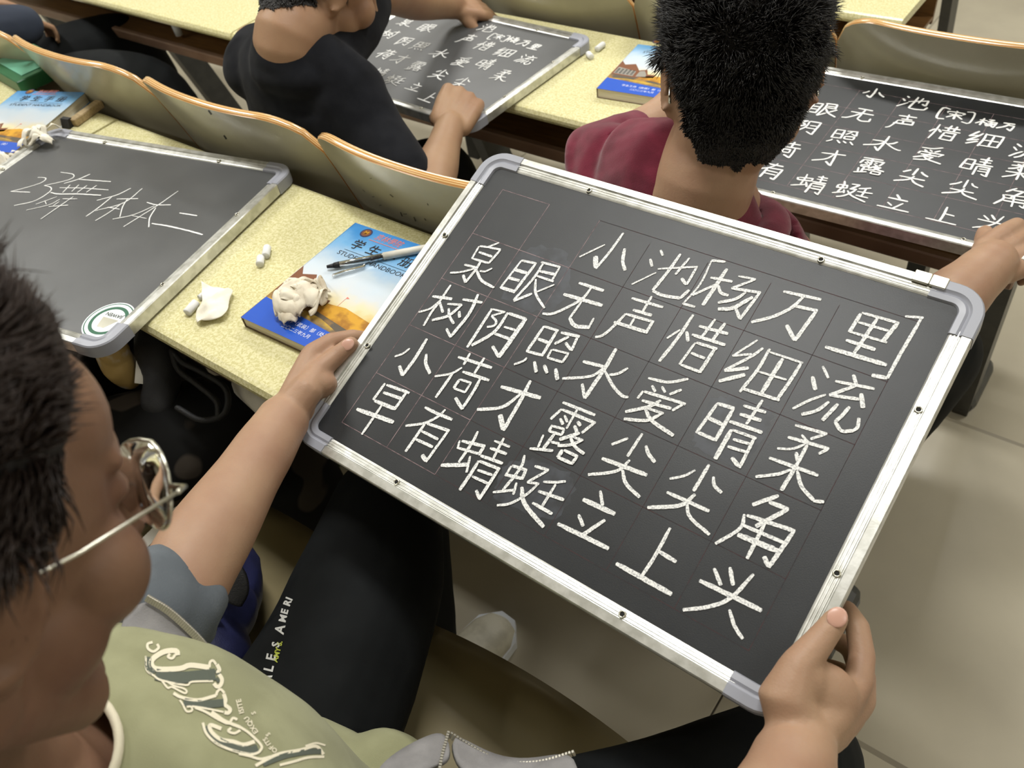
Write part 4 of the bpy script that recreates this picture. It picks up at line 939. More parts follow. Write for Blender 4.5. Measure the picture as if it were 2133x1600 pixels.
# trousers
b = MB()
limb(b, [(-.45, -.10, .52), (-.505, .06, .512), (-.575, .25, .505), (-.660, .385, .495), (-.682, .405, .40), (-.665, .37, .25), (-.645, .335, .125)], [(.115, .10), (.112, .092), (.100, .082), (.074, .072), (.070, .064), (.062, .062), (.056, .058)], 24)
limb(b, [(-.32, -.10, .52), (-.24, .08, .515), (-.10, .28, .51), (-.055, .365, .50), (-.04, .395, .42), (-.035, .39, .25), (-.035, .385, .115)], [(.10, .09), (.090, .085), (.078, .072), (.068, .064), (.062, .062), (.058, .06), (.054, .056)], 24)
b.ell((-.38, -.08, .53), (.175, .13, .09)); b.ell((-.39, .05, .49), (.17, .10, .08))
tr = remeshed(b, 'trousers', M['trouser'], .006, 3, me1, fold(.005, 9, 2, (1, 1, 1.5)))
b = MB(); b.tube([V(-.652, .35, .19), V(-.640, .325, .07)], [.036, .034], 14); b.tube([V(-.035, .385, .17), V(-.03, .385, .06)], [.036, .034], 14)
shoe(me1, (-.635, .235, 0.0), (.08, 1, 0), .27); shoe(me1, (-.04, .33, 0.0), (.1, 1, 0), .27)
b2_ = MB(); b2_.tube([V(-.652, .35, .19), V(-.640, .325, .07)], [.036, .034], 14); b2_.tube([V(-.035, .385, .17), V(-.03, .385, .06)], [.036, .034], 14)
o = mesh_obj('ankle', b2_.v, b2_.f, M['skin2']); world_child(o, me1)
# open grey jacket: body, pushed-up sleeves, hem on the lap
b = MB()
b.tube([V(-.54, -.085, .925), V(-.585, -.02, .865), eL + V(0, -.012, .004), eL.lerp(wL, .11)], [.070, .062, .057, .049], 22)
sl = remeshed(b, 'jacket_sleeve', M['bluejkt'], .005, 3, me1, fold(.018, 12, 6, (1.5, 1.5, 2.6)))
b = MB()
b.tube([V(-.24, -.095, .925), V(-.175, -.02, .86), eR + V(0, -.012, .004)], [.072, .062, .056], 22)
sl = remeshed(b, 'jacket_sleeve', M['greyjkt'], .005, 3, me1, fold(.008, 16, 6, (2, 2, 2)))
b = MB()
for sx, cx_ in ((-1, -.555), (1, -.25)):
    b.tube([V(cx_ - .01 * sx, -.09, .915), V(cx_ + .012 * sx, -.05, .82), V(cx_ + (.005 if sx < 0 else .02), -.04, .70), V(cx_ + (.03 if sx < 0 else .02), -.03, .60)], [(.055, .09), (.045, .09), (.04, .085), (.04, .09)], 24, up=(0, 1, 0))
b.tube([V(-.52, -.13, .93), V(-.40, -.15, .96), V(-.27, -.13, .93)], [(.05, .05), (.045, .05), (.05, .05)], 18)
b.ell((-.395, -.12, .75), (.19, .065, .20))
jk = remeshed(b, 'jacket', M['greyjkt'], .006, 4, me1, fold(.006, 12, 8))
def sheet(name, grid, mat, parent, th=.004, sub=2, rib=None):
    """cloth patch through a grid of points (rows x columns)"""
    nr, nc = len(grid), len(grid[0]); vs = [p for r in grid for p in r]; fs = [(i * nc + k, i * nc + k + 1, (i + 1) * nc + k + 1, (i + 1) * nc + k) for i in range(nr - 1) for k in range(nc - 1)]
    o = mesh_obj(name, vs, fs, mat); s_ = o.modifiers.new('s', 'SUBSURF'); s_.levels = s_.render_levels = sub
    t_ = o.modifiers.new('t', 'SOLIDIFY'); t_.thickness = th; world_child(o, parent); return o
def D(u, v, d): return dep(u, v, d)
sheet('jacket_hem', [[D(760, 1640, .66), D(800, 1590, .70), D(850, 1560, .725), D(890, 1540, .735), D(932, 1528, .74)],
                     [D(780, 1720, .63), D(840, 1650, .67), D(880, 1615, .69), D(905, 1600, .70), D(945, 1590, .70)]], M['greyjkt'], me1)
sheet('jacket_hem', [[D(934, 1530, .738), D(985, 1560, .735), D(1045, 1588, .73), D(1120, 1590, .72), D(1200, 1569, .715)],
                     [D(945, 1600, .70), D(990, 1630, .69), D(1050, 1660, .68), D(1130, 1660, .67), D(1215, 1640, .66)]], M['greyjkt'], me1)
def zipper(pts, parent, n, size=.0022, every=1):
    P = resample3(pts, 8); L = [0]
    for a, c in zip(P[:-1], P[1:]): L.append(L[-1] + (c - a).length)
    b = MB(); k = 0
    for i in range(n):
        t = L[-1] * (i + .5) / n
        while k < len(L) - 2 and L[k + 1] < t: k += 1
        f = (t - L[k]) / max(L[k + 1] - L[k], 1e-9); p = P[k].lerp(P[k + 1], f); d = (P[k + 1] - P[k]).normalized(); s_ = d.cross(ray(0, 0).normalized()).normalized(); u = s_.cross(d)
        Mx = Matrix((d, s_, u)).transposed().to_4x4(); Mx.translation = p
        b.bbox(-size * .5, size * .5, -size * 1.3, size * 1.3, -size * .6, size * .6, size * .15, M=Mx)
    o = mesh_obj('zipper', b.v, b.f, M['zip'], smooth=False); world_child(o, parent); o['kind'] = 'stuff'
zipper([D(915, 1606, .692), D(922, 1570, .71), D(934, 1527, .734)], me1, 14)
zipper([D(936, 1530, .734), D(985, 1560, .730), D(1045, 1588, .725), D(1120, 1590, .715), D(1198, 1568, .711)], me1, 40)
# left front edge of the jacket seen past the face
sheet('jacket_front', [[D(240, 1320, .66), D(265, 1280, .68), D(305, 1247, .69)], [D(280, 1345, .66), D(315, 1310, .68), D(352, 1276, .69)], [D(330, 1350, .665), D(372, 1345, .68), D(405, 1322, .69)], [D(380, 1362, .67), D(430, 1372, .685), D(478, 1392, .69)]], M['greyjkt'], me1)
zipper([D(305, 1245, .683), D(352, 1274, .683), D(405, 1322, .683), D(440, 1362, .683)], me1, 34)
# printed words on shirt and trousers, laid onto the cloth
def decal(o_list, me_verts, faces, name, mat, parent, dirv=None, off=.0012):
    dg = bpy.context.evaluated_depsgraph_get(); dg.update()
    bv = [BVHTree.FromObject(q, dg) for q in o_list]; mats_ = [q.matrix_world for q in o_list]
    out = []
    for p in me_verts:
        best = None
        for t_, mw in zip(bv, mats_):
            inv = mw.inverted(); a = inv @ CAM; d = (inv @ p - a).normalized(); h = t_.ray_cast(a, d)
            if h[0] is not None:
                w_ = mw @ h[0]
                if best is None or (w_ - CAM).length < (best - CAM).length: best = w_
        if best is None: out.append(p)
        else: out.append(best + (CAM - best).normalized() * off)
    o = mesh_obj(name, out, faces, mat, smooth=False); world_child(o, parent); return o
def pix_poly(pts, d=.7, sub=1):
    return [dep(u, v, d) for u, v in pts]
def ink(path, w_, name, mat, targets, parent, d=.7, closed=False):
    """a painted line of w_ pixels through photo points, dropped on the cloth"""
    P = [V(u, v, 0) for u, v in path]; P = resample3(P, 4) if len(P) > 2 else [P[0].lerp(P[1], k / 6) for k in range(7)]
    vs = []; n = len(P)
    for i, p in enumerate(P):
        t = (P[min(i + 1, n - 1)] - P[max(i - 1, 0)]).normalized(); nn = V(-t.y, t.x, 0) * w_ / 2
        a, c = p + nn, p - nn; vs += [dep(a.x, a.y, d), dep(c.x, c.y, d)]
    fs = [(2 * i, 2 * i + 1, 2 * i + 3, 2 * i + 2) for i in range(n - 1)]
    return decal(targets, vs, fs, name, mat, parent)
def text_px(s, u, v, size, ang, name, mat, targets, parent, shear=0, sx=1, off=.0):
    cu = bpy.data.curves.new('t', 'FONT'); cu.body = s; cu.size = size; cu.align_x = 'LEFT'; cu.align_y = 'CENTER'; cu.shear = shear; cu.offset = off; cu.resolution_u = 2
    o = bpy.data.objects.new('t', cu); COL.objects.link(o); dg = bpy.context.evaluated_depsgraph_get(); dg.update()
    me = bpy.data.meshes.new_from_object(o.evaluated_get(dg)); bpy.data.objects.remove(o)
    bm = bmesh.new(); bm.from_mesh(me); bmesh.ops.triangulate(bm, faces=bm.faces[:])
    bmesh.ops.subdivide_edges(bm, edges=[e for e in bm.edges if e.calc_length() > size * .3], cuts=1)
    a = R_(ang); vs = []
    for q in bm.verts: x, y = q.co.x * sx, q.co.y; vs.append(dep(u + x * math.cos(a) + y * math.sin(a), v + x * math.sin(a) - y * math.cos(a), .7))
    bm.verts.index_update(); fs = [tuple(w_.index for w_ in f.verts) for f in bm.faces]; bm.free()
    return decal(targets, vs, fs, name, mat, parent)
bpy.context.view_layer.update()
SHT = [shirt, bpy.data.objects['shirt_front']]
for t_, u_, v_, sz, an in (('B', 549, 1440, 27, -62), ('A', 553, 1422, 27, -70), ('L', 559, 1399, 27, -76), ('E', 564, 1376, 27, -78), ('S', 574, 1348, 22, -78), ('A', 582, 1320, 27, -78), ('M', 588, 1296, 20, -76), ('E', 592, 1279, 20, -74), ('R', 597, 1262, 20, -70), ('I', 602, 1250, 20, -68)):
    text_px(t_, u_, v_, sz, an, 'trouser_print', M['whiteprint'], [tr], me1, off=.8)
text_px("AMY S.", 573, 1379, 15, -76, 'trouser_print', M['yellowprint'], [tr], me1, off=.5)
def SP(s): return [(280 + float(a) / 3.1725, 1310 + float(b) / 3.1725) for a, b in (q.split(',') for q in s.split(' '))]
for w_, s_ in ((11, "92,185 92,250 130,295"), (21, "140,300 250,322 360,318 535,300"), (14, "325,482 450,498 590,488"), (13, "478,640 520,715 640,778 760,800 815,785"), (10, "850,893 1000,838 1150,812 1235,808"), (6, "540,325 560,350"), (8, "540,270 560,300")):
    ink(SP(s_), w_ * 1.15, 'shirt_print', M['greyprint'], SHT, me1)
for w_, s_ in ((8, "285,175 275,145 200,150 130,190 112,230 150,265 300,262 370,240 495,255"), (4, "495,255 500,220 520,210 540,235"), (6, "545,235 562,270 552,290 578,330 570,370 545,382 525,360"), (3, "75,180 80,270 130,310 180,340 340,372 380,350 520,345"),
               (4, "120,88 88,100 90,130 125,150 160,125 150,100"), (4, "270,170 250,195 222,185 235,165"), (3, "180,340 220,390 250,385 330,425 345,410 320,392 260,375 210,345"),
               (5, "258,425 310,452 420,470 540,440"), (4, "540,440 548,415 570,400 595,425"), (6, "590,430 602,470 598,500 632,530 620,555 595,552"), (3, "300,470 320,500 345,545 380,540 375,515 345,515"), (3, "380,512 440,520 520,535 590,550"),
               (4, "400,520 470,548 550,595 620,625 650,590 680,600"), (5, "510,548 555,580 600,610 700,650"), (4, "700,650 760,690 835,765 835,800 800,825 740,825 640,800 540,755 475,690 452,620"), (6, "575,660 500,635 510,680 570,730 655,745 720,765 795,745"), (4, "640,655 620,675 660,690 700,670"),
               (4, "690,825 760,840 830,860 900,845"), (5, "800,905 880,860 960,825 1100,800 1200,775 1250,830"), (4, "960,900 1050,878 1150,850 1255,845"), (3, "1130,775 1200,755 1262,770")):
    ink(SP(s_), w_ * 1.35, 'shirt_print', M['cream'], SHT, me1)
for t_, a_, b_, sz, an in (('OF', 940, 812, 14, -140), ('ITS', 893, 768, 14, -125), ('EXQU', 808, 690, 15, -124), ('ISITE', 712, 560, 15, -104), ('S', 792, 565, 13, -110), ('S', 890, 705, 13, -125)):
    text_px(t_, 280 + a_ / 3.1725, 1310 + b_ / 3.1725, sz, an, 'shirt_print', M['cream'], SHT, me1, off=.3)

# scratches on the seat back above the handbook
SB = [o for o in COL.objects if o.name.startswith('seat_back') and o.parent and o.parent.get('label', '').startswith('orange-edged seat back with scratches')]
SB2 = [o for o in COL.objects if o.name.startswith('seat_back') and o.parent and o.parent.get('label', '').startswith('orange-edged seat back between')]
sr = random.Random(4)
M['scratch'] = nmat('scratch', srgb(84, 80, 66), .7)
for u, v in ((775, 410), (790, 428), (834, 442), (840, 446), (770, 372), (862, 452), (884, 455), (812, 405), (890, 424), (755, 395)):
    a = sr.uniform(-.4, 1.3); L = sr.uniform(4, 11)
    q = ink([(u, v), (u + L * math.cos(a), v + L * math.sin(a))], sr.uniform(1.2, 2.6), 'scratch', M['scratch'], SB, SB[0].parent)
for u, v, L in ((434, 230, 9), (466, 282, 8)):
    q = ink([(u, v), (u + L * .7, v + L)], 3.2, 'scratch', M['ink'], SB2, SB2[0].parent)

# ================= the boy in black at the desk ahead
me2 = empty('person', (-1.10, .95, .33)); tag(me2, 'boy in a black T-shirt bending over the desk ahead, his fist on a blackboard', 'person')
b = MB()
nb = dep(606, 84, 1.45); hd = dep(672, -34, 1.47)
F2 = Vector((.25, .75, -.55)); T2 = frame(hd, F2, roll=R_(0))
head_shape(b, T2)
limb(b, [T2 @ V(0, -.04, -.04), nb.lerp(hd, .35), nb, V(-1.24, .89, .78)], [.060, .060, .064, .085])
limb(b, [(-1.25, .93, .75), (-1.24, .95, .66), (-1.22, .97, .50), (-1.20, .97, .40)], [(.10, .05), (.11, .05), (.13, .09), (.14, .10)], 22, up=(0, 1, 0))
w2 = dep(938, 262, 1.57); e2 = dep(882, 435, 1.43)
limb(b, [(-1.13, .90, .755), (-1.05, .88, .70), e2, e2.lerp(w2, .4), e2.lerp(w2, .8), w2], [.045, .040, .038, .040, .030, .027])
fd = (dep(985, 165, 1.66) - w2)
hand(b, w2, fd, -ray(950, 200) + V(0, 0, .3), Vector((-.8, .1, .2)), curl=(.95, 1.35, 1.0), size=1.12, thumb=(.6, .25, -.6))
wl = dep(945, 12, 1.90); el = dep(770, -10, 1.62)
limb(b, [(-1.39, .92, .79), (-1.40, 1.03, .73), el, el.lerp(wl, .5), wl], [.058, .045, .042, .038, .029])
hand(b, wl, dep(1020, 22, 1.95) - wl, (.2, -.2, 1), (.3, -.9, 0), curl=(.5, .8, .5), size=.95)
bd2 = remeshed(b, 'body', M['skin2'], .0038, 7, me2)
eyes(T2, me2); hair(T2, bd2, me2, 6000, .022, M['hair'], lambda p: V(p.x * 4, .2, -.5), 5, .5, .0010)
b = MB()
limb(b, [nb + V(-.004, .0, -.034), V(-1.245, .89, .78), V(-1.235, .905, .68), V(-1.22, .94, .52), V(-1.21, .95, .40)], [(.082, .072), (.145, .092), (.160, .104), (.15, .10), (.16, .11)], 26, up=(0, 1, 0))
b.tube([V(-1.15, .90, .77), V(-1.08, .885, .71), e2.lerp(V(-1.05, .88, .70), .5)], [.066, .054, .048], 20); b.tube([dep(684, 125, 1.50), dep(735, 60, 1.56), dep(762, 0, 1.62)], [.05, .05, .052], 18); b.tube([V(-1.37, .90, .78), V(-1.41, 1.0, .74), V(-1.41, 1.08, .71)], [.070, .066, .060], 20)
b.ell((-1.15, .90, .765), (.072, .072, .062)); b.ell(dep(604, 150, 1.47), (.085, .05, .04));  b.ell((-1.36, .90, .78), (.078, .078, .06)); b.tube([nb + V(.03, .01, -.03), V(-1.14, .90, .775)], [.05, .06], 16); b.tube([nb + V(-.03, .01, -.03), V(-1.36, .90, .79)], [.05, .06], 16)
remeshed(b, 't_shirt', M['blackcloth'], .006, 4, me2, fold(.010, 9, 3, (1, 1, 1.4)))
b = MB()
limb(b, [(-1.29, .96, .40), (-1.30, 1.0, .41), (-1.30, 1.20, .40), (-1.29, 1.26, .30), (-1.29, 1.27, 0)], [.10, .085, .07, .065, .055], 20)
limb(b, [(-1.14, .96, .40), (-1.07, .98, .41), (-.97, 1.06, .42), (-.955, 1.11, .32), (-.96, 1.12, 0)], [.10, .085, .072, .065, .055], 20)
remeshed(b, 'trousers', M['trouser'], .008, 3, me2)
shoe(me2, (-1.29, 1.23, -.12), (0, 1, 0), mat='blackcloth'); shoe(me2, (-.96, 1.08, -.12), (0, 1, 0), mat='blackcloth')

# ================= the boy in maroon, seen from behind
me3 = empty('person', (-.40, .95, .33)); tag(me3, 'boy in a maroon hoodie seen from behind, spiky black hair, leaning over his blackboard', 'person')
b = MB()
h3 = dep(1538, 168, 1.00); n3 = dep(1464, 392, 1.055); F3 = Vector((-.56, .78, -.42)); T3 = frame(h3, F3, roll=R_(3))
head_shape(b, T3, 1.0)
limb(b, [T3 @ V(0, -.035, -.03), n3.lerp(h3, .38), n3, V(-.43, .84, .78)], [.062, .060, .062, .09])
limb(b, [(-.46, .90, .71), (-.44, .92, .64), (-.40, .95, .50), (-.39, .96, .40)], [(.09, .06), (.16, .09), (.14, .10), (.15, .11)], 22, up=(0, 1, 0))
eM = dep(1268, 345, 1.20); wM = dep(1385, 240, 1.21)
limb(b, [(-.59, .90, .76), (-.62, .94, .71), eM, eM.lerp(wM, .5), wM], [.055, .045, .042, .040, .03]); 
hand(b, wM, dep(1470, 180, 1.25) - wM, (0, -.3, 1), (0, 1, 0), curl=(.4, .6, .4), size=.95)
w3 = dep(2068, 548, 1.16); e3 = dep(1900, 700, 1.10)
limb(b, [(-.31, .91, .635), (-.26, .93, .60), e3, e3.lerp(w3, .45), e3.lerp(w3, .8), w3], [.055, .045, .044, .043, .036, .033])
hand(b, w3, dep(2160, 500, 1.2) - w3, -ray(2080, 540) + V(0, 0, .4), Vector((-.3, .9, .1)), curl=(.7, .8, .4), size=1.05, thumb=(.75, .5, -.3))
bd3 = remeshed(b, 'body', M['skin'], .0032, 3, me3)
eyes(T3, me3)
def comb3(p): return V(p.x * 7, (p.y + .018) * 6, (p.z - .04) * 6 if p.z > .04 else -.5)
hair(T3, bd3, me3, 20000, .040, M['hair'], comb3, 9, .7, .0008, style=(.5, 1.15, 1.0), nape=-.090)
glasses('wire eyeglasses on the boy in maroon, only a metal temple tip showing', T3)
b = MB()
limb(b, [n3 + V(0, .0, -.060), V(-.45, .855, .755), V(-.43, .89, .64), V(-.40, .93, .52), V(-.39, .94, .40)], [(.095, .072), (.150, .088), (.165, .095), (.16, .10), (.165, .11)], 26, up=(0, 1, 0))
b.tube([V(-.57, .88, .765), V(-.62, .93, .72), eM + V(0, 0, 0), eM.lerp(wM, .45)], [.080, .076, .066, .050], 22)
b.tube([V(-.33, .90, .64), V(-.27, .92, .61), V(-.22, .95, .58)], [.070, .064, .058], 22)
rg = [n3 + V(0, .01, -.052) + V(.088 * math.cos(a), .076 * math.sin(a), -.01 * math.sin(a)) for a in [2 * math.pi * k / 24 for k in range(25)]]
b.tube(rg, (.016, .013), 12, round_caps=False)
b.ell((-.32, .905, .635), (.082, .082, .07)); b.ell((-.45, .90, .70), (.13, .095, .07)); b.tube([n3 + V(.01, .01, -.07), V(-.34, .90, .65)], [.05, .07], 16)
remeshed(b, 'hoodie', M['maroon'], .005, 4, me3, fold(.013, 13, 7, (1, 1, 1.2)))
b = MB()
limb(b, [(-.47, .96, .40), (-.50, 1.0, .41), (-.50, 1.15, .40), (-.50, 1.20, .30), (-.50, 1.2, 0)], [.10, .085, .07, .065, .055], 20)
limb(b, [(-.32, .96, .40), (-.22, 1.04, .41), (-.145, 1.145, .40), (-.15, 1.17, .28), (-.22, 1.12, .0)], [.10, .085, .075, .068, .058], 20)
remeshed(b, 'trousers', M['trouser'], .008, 3, me3)
shoe(me3, (-.50, 1.16, -.12), (0, 1, 0), mat='blackcloth'); shoe(me3, (-.22, 1.08, -.12), (0, 1, 0), mat='blackcloth')

# ================= neighbour in camouflage trousers (mostly hidden behind the foreground head)
me4 = empty('person', (-1.22, 0, .45)); tag(me4, 'neighbour at the left, only camouflage trousers and a dark sleeve visible under the desk', 'person')
b = MB()
T4 = frame(V(-1.28, -.06, 1.17), (.05, .8, -.4)); head_shape(b, T4)
limb(b, [T4 @ V(0, -.04, -.04), (-1.28, -.12, 1.02), (-1.28, -.13, .93)], [.058, .056, .08]); limb(b, [(-1.28, -.12, .93), (-1.27, -.08, .75), (-1.25, -.03, .55)], [(.14, .08), (.15, .1), (.15, .11)], 20, up=(0, 1, 0))
limb(b, [(-1.12, -.10, .92), (-1.08, -.05, .75), (-1.10, .15, .70)], [.055, .045, .032]); hand(b, V(-1.10, .15, .70), (-.3, 1, -.4), (0, .4, 1), (-1, 0, 0), size=.9)
limb(b, [(-1.44, -.10, .92), (-1.48, -.05, .75), (-1.42, .15, .70)], [.055, .045, .032]); hand(b, V(-1.42, .15, .70), (.3, 1, -.4), (0, .4, 1), (1, 0, 0), size=.9)
bd4 = remeshed(b, 'body', M['skin'], .005, 2, me4); hair(T4, bd4, me4, 3000, .03, M['hair'], comb1, 11, .5, .0012); eyes(T4, me4)
b = MB(); limb(b, [(-1.28, -.13, .97), (-1.28, -.11, .90), (-1.27, -.08, .75), (-1.25, -.03, .52)], [(.08, .06), (.17, .09), (.18, .12), (.18, .13)], 22, up=(0, 1, 0))
b.tube([V(-1.13, -.10, .91), V(-1.08, -.05, .76), V(-1.09, .09, .71)], [.07, .062, .05]); b.tube([V(-1.43, -.10, .91), V(-1.48, -.05, .76), V(-1.43, .09, .71)], [.07, .062, .05])
remeshed(b, 'jumper', M['blackcloth'], .007, 3, me4, fold(.008, 10, 9))
b = MB()
limb(b, [(-1.18, -.08, .52), (-1.10, .12, .53), (-.98, .32, .52), (-.945, .38, .48), (-.945, .40, .30), (-.945, .39, .10)], [.105, .100, .085, .078, .072, .062], 22)
limb(b, [(-1.34, -.08, .52), (-1.33, .12, .53), (-1.30, .34, .52), (-1.30, .40, .46), (-1.30, .41, .28), (-1.30, .40, .10)], [.105, .095, .082, .075, .07, .062], 22)
b.ell((-1.26, -.06, .52), (.16, .12, .09))
remeshed(b, 'trousers', M['camo'], .007, 3, me4, fold(.012, 9, 12))
shoe(me4, (-.945, .36, 0), (.1, 1, 0), mat='blackcloth'); shoe(me4, (-1.30, .37, 0), (0, 1, 0), mat='blackcloth')

# ================= person at the far top left, dark clothes
me5 = empty('person', (-2.54, .95, .33)); tag(me5, 'person in a dark navy top and black trousers at the top left corner, cut off', 'person')
b = MB(); T5 = frame(V(-2.76, .80, 1.02), (.1, .8, -.4)); head_shape(b, T5)
limb(b, [T5 @ V(0, -.04, -.04), (-2.76, .74, .88), (-2.76, .74, .80)], [.058, .056, .08]); limb(b, [(-2.76, .76, .80), (-2.74, .82, .60), (-2.72, .86, .42)], [(.14, .08), (.15, .1), (.15, .11)], 20, up=(0, 1, 0))
limb(b, [(-2.60, .78, .80), (-2.54, .84, .66), (-2.66, 1.00, .60)], [.055, .045, .032]); hand(b, V(-2.66, 1.00, .60), (-.2, 1, -.2), (0, .2, 1), (-1, 0, 0), size=.9)
limb(b, [(-2.92, .78, .80), (-2.96, .84, .66), (-2.92, 1.02, .62)], [.055, .045, .032]); hand(b, V(-2.92, 1.02, .62), (.2, 1, -.2), (0, .2, 1), (1, 0, 0), size=.9)
bd5 = remeshed(b, 'body', M['skin2'], .006, 2, me5); hair(T5, bd5, me5, 2500, .03, M['hair'], comb1, 12, .5, .0012); eyes(T5, me5)
b = MB(); limb(b, [(-2.76, .74, .84), (-2.76, .76, .78), (-2.74, .82, .62), (-2.72, .86, .42)], [(.08, .06), (.17, .09), (.18, .12), (.18, .13)], 22, up=(0, 1, 0))
b.tube([V(-2.60, .78, .79), V(-2.53, .84, .68), V(-2.54, .98, .64)], [.07, .062, .05]); b.tube([V(-2.92, .78, .79), V(-2.97, .84, .68), V(-2.92, .98, .64)], [.07, .062, .05])
remeshed(b, 'jumper', M['navydark'], .008, 3, me5, fold(.010, 10, 15))
b = MB()
limb(b, [(-2.66, .86, .40), (-2.54, .98, .43), (-2.36, 1.10, .44), (-2.29, 1.16, .36), (-2.30, 1.18, .0)], [.11, .105, .092, .075, .06], 22)
limb(b, [(-2.78, .86, .40), (-2.74, 1.05, .43), (-2.68, 1.25, .44), (-2.66, 1.32, .36), (-2.66, 1.33, .0)], [.11, .10, .088, .075, .06], 22)
remeshed(b, 'trousers', M['trouser'], .008, 3, me5, fold(.01, 9, 16))
shoe(me5, (-2.30, 1.14, -.12), (0, 1, 0), mat='blackcloth'); shoe(me5, (-2.66, 1.29, -.12), (0, 1, 0), mat='blackcloth')

# ------------------------------------------------------------------ things on the desks
def book_frame(bl, tl, z, flip=1):
    """frame of a flat book: origin at its lower left corner (photo point bl), y along the spine towards tl"""
    a, c = at(bl[0], bl[1], z), at(tl[0], tl[1], z); y = (c - a); L = y.length; y.normalize(); x = V(y.y, -y.x, 0) * flip
    return Matrix.Translation(V(a.x, a.y, z)) @ Matrix((x, y, V(0, 0, 1) * 1)).transposed().to_4x4(), L
def handbook(Mt, L, W, t, label, prints=True, group='student handbooks'):
    root = empty('handbook', mat=Mt); tag(root, label, 'book', group)
    b = MB(); b.box(.001, W - .002, .0015, L - .0015, -t + .0006, -.0006); b.build('page_block', M['paper'], root, smooth=False)
    b = MB(); b.box(0, W, 0, L, -.0006, 0); b.box(0, W, 0, L, -t, -t + .0006)
    b.box(-.0008, .0004, 0, L, -t, 0); cv = b.build('cover', M['cover'], root, smooth=False)
    def C_(pts, z, name, mat):
        b = MB(); b.prism(pts, z, z + .00008); q = b.build(name, mat, cv, smooth=False); return q
    C_([(0, 0), (W, 0), (W, .030), (0, .046)], .00002, 'cover_band', M['bluep'])
    C_([(0, .046), (W * .25, .052), (W * .6, .048), (W, .030), (W, .052), (W * .5, .066), (0, .062)], .00006, 'cover_road', M['road'])
    C_([(W * .35, .060), (W, .044), (W, .070), (W * .7, .078), (W * .45, .072)], .0001, 'cover_field', M['gold'])
    C_([(0, .062), (.05, .060), (.05, .088), (.032, .112), (.012, .104), (0, .118)], .0001, 'cover_building', M['brick'])
    C_([(.004, .066), (.046, .064), (.045, .084), (.004, .092)], .0002, 'cover_facade', M['bldg'])
    C_([(.050, .060), (.088, .068), (.088, .080), (.072, .078), (.064, .096), (.050, .090)], .0001, 'cover_building', M['brick'])
    C_([(.052, .064), (.072, .068), (.070, .077), (.061, .090), (.052, .086)], .0002, 'cover_facade', M['bldg'])
    for i in range(5):
        for j in range(4): C_([(.006 + i * .008, .068 + j * .005), (.011 + i * .008, .068 + j * .005), (.011 + i * .008, .071 + j * .005), (.006 + i * .008, .071 + j * .005)], .0003, 'cover_window', M['ink'])
    C_([(.104, .075), (.1045, .075), (.1045, .096), (.104, .096)], .0002, 'cover_flagpole', M['inkred']); C_([(.1045, .092), (.109, .094), (.1045, .096)], .0002, 'cover_flag', M['inkred'])
    I = lambda x, y: Matrix.Translation((x, y, 0))
    text_mesh('学', .0215, 'cover_lettering', M['ink'], cv, I(.040, .186), .0003, offset=.0003); text_mesh('生', .0215, 'cover_lettering', M['ink'], cv, I(.070, .186), .0003, offset=.0003)
    text_mesh('手', .0215, 'cover_lettering', M['ink'], cv, I(.100, .186), .0003, offset=.0003); text_mesh('册', .0215, 'cover_lettering', M['ink'], cv, I(.130, .186), .0003, offset=.0003)
    C_([(.028, .1715), (.143, .1715), (.143, .1721), (.028, .1721)], .0003, 'cover_rule', M['ink'])
    text_mesh('STUDENT HANDBOOK', .0118, 'cover_lettering', M['ink'], cv, I(.0855, .163), .0003)
    b = MB(); b.prism([(.032 + .0095 * math.cos(2 * math.pi * k / 30), .214 + .0095 * math.sin(2 * math.pi * k / 30)) for k in range(30)], .0001, .0002); lg = b.build('cover_emblem', M['navy'], cv, smooth=False)
    b = MB(); b.prism([(.032 + .0072 * math.cos(2 * math.pi * k / 30), .214 + .0072 * math.sin(2 * math.pi * k / 30)) for k in range(30)], .0002, .0003); b.build('emblem_ring', M['brick'], cv, smooth=False)
    text_mesh('M', .010, 'emblem_letter', M['gold'], cv, I(.032, .214), .0004, offset=.0003)
    text_mesh('京林學院', .0150, 'cover_lettering', M['inkred'], cv, I(.074, .2135), .0003, shear=.3, sx=.8); C_([(.046, .2035), (.104, .2035), (.104, .2045), (.046, .2045)], .0003, 'cover_rule', M['inkred'])
    text_mesh('学生工作（武装）部（处）', .0078, 'cover_lettering', M['inkwhite'], cv, I(.088, .0255), .0003); text_mesh('二〇二三年九月', .0072, 'cover_lettering', M['inkwhite'], cv, I(.088, .0145), .0003)
    return root
Mt, L = book_frame((502, 661), (741, 464), .767); handbook(Mt, L, .168, .0165, 'blue-sky student handbook under a crumpled tissue and a pen, beside the large blackboard')
Mt, L = book_frame((1243, 184), (1330, 92), .650); handbook(Mt, L, .168, .019, 'thick handbook on the desk ahead, half hidden by the spiky black head')
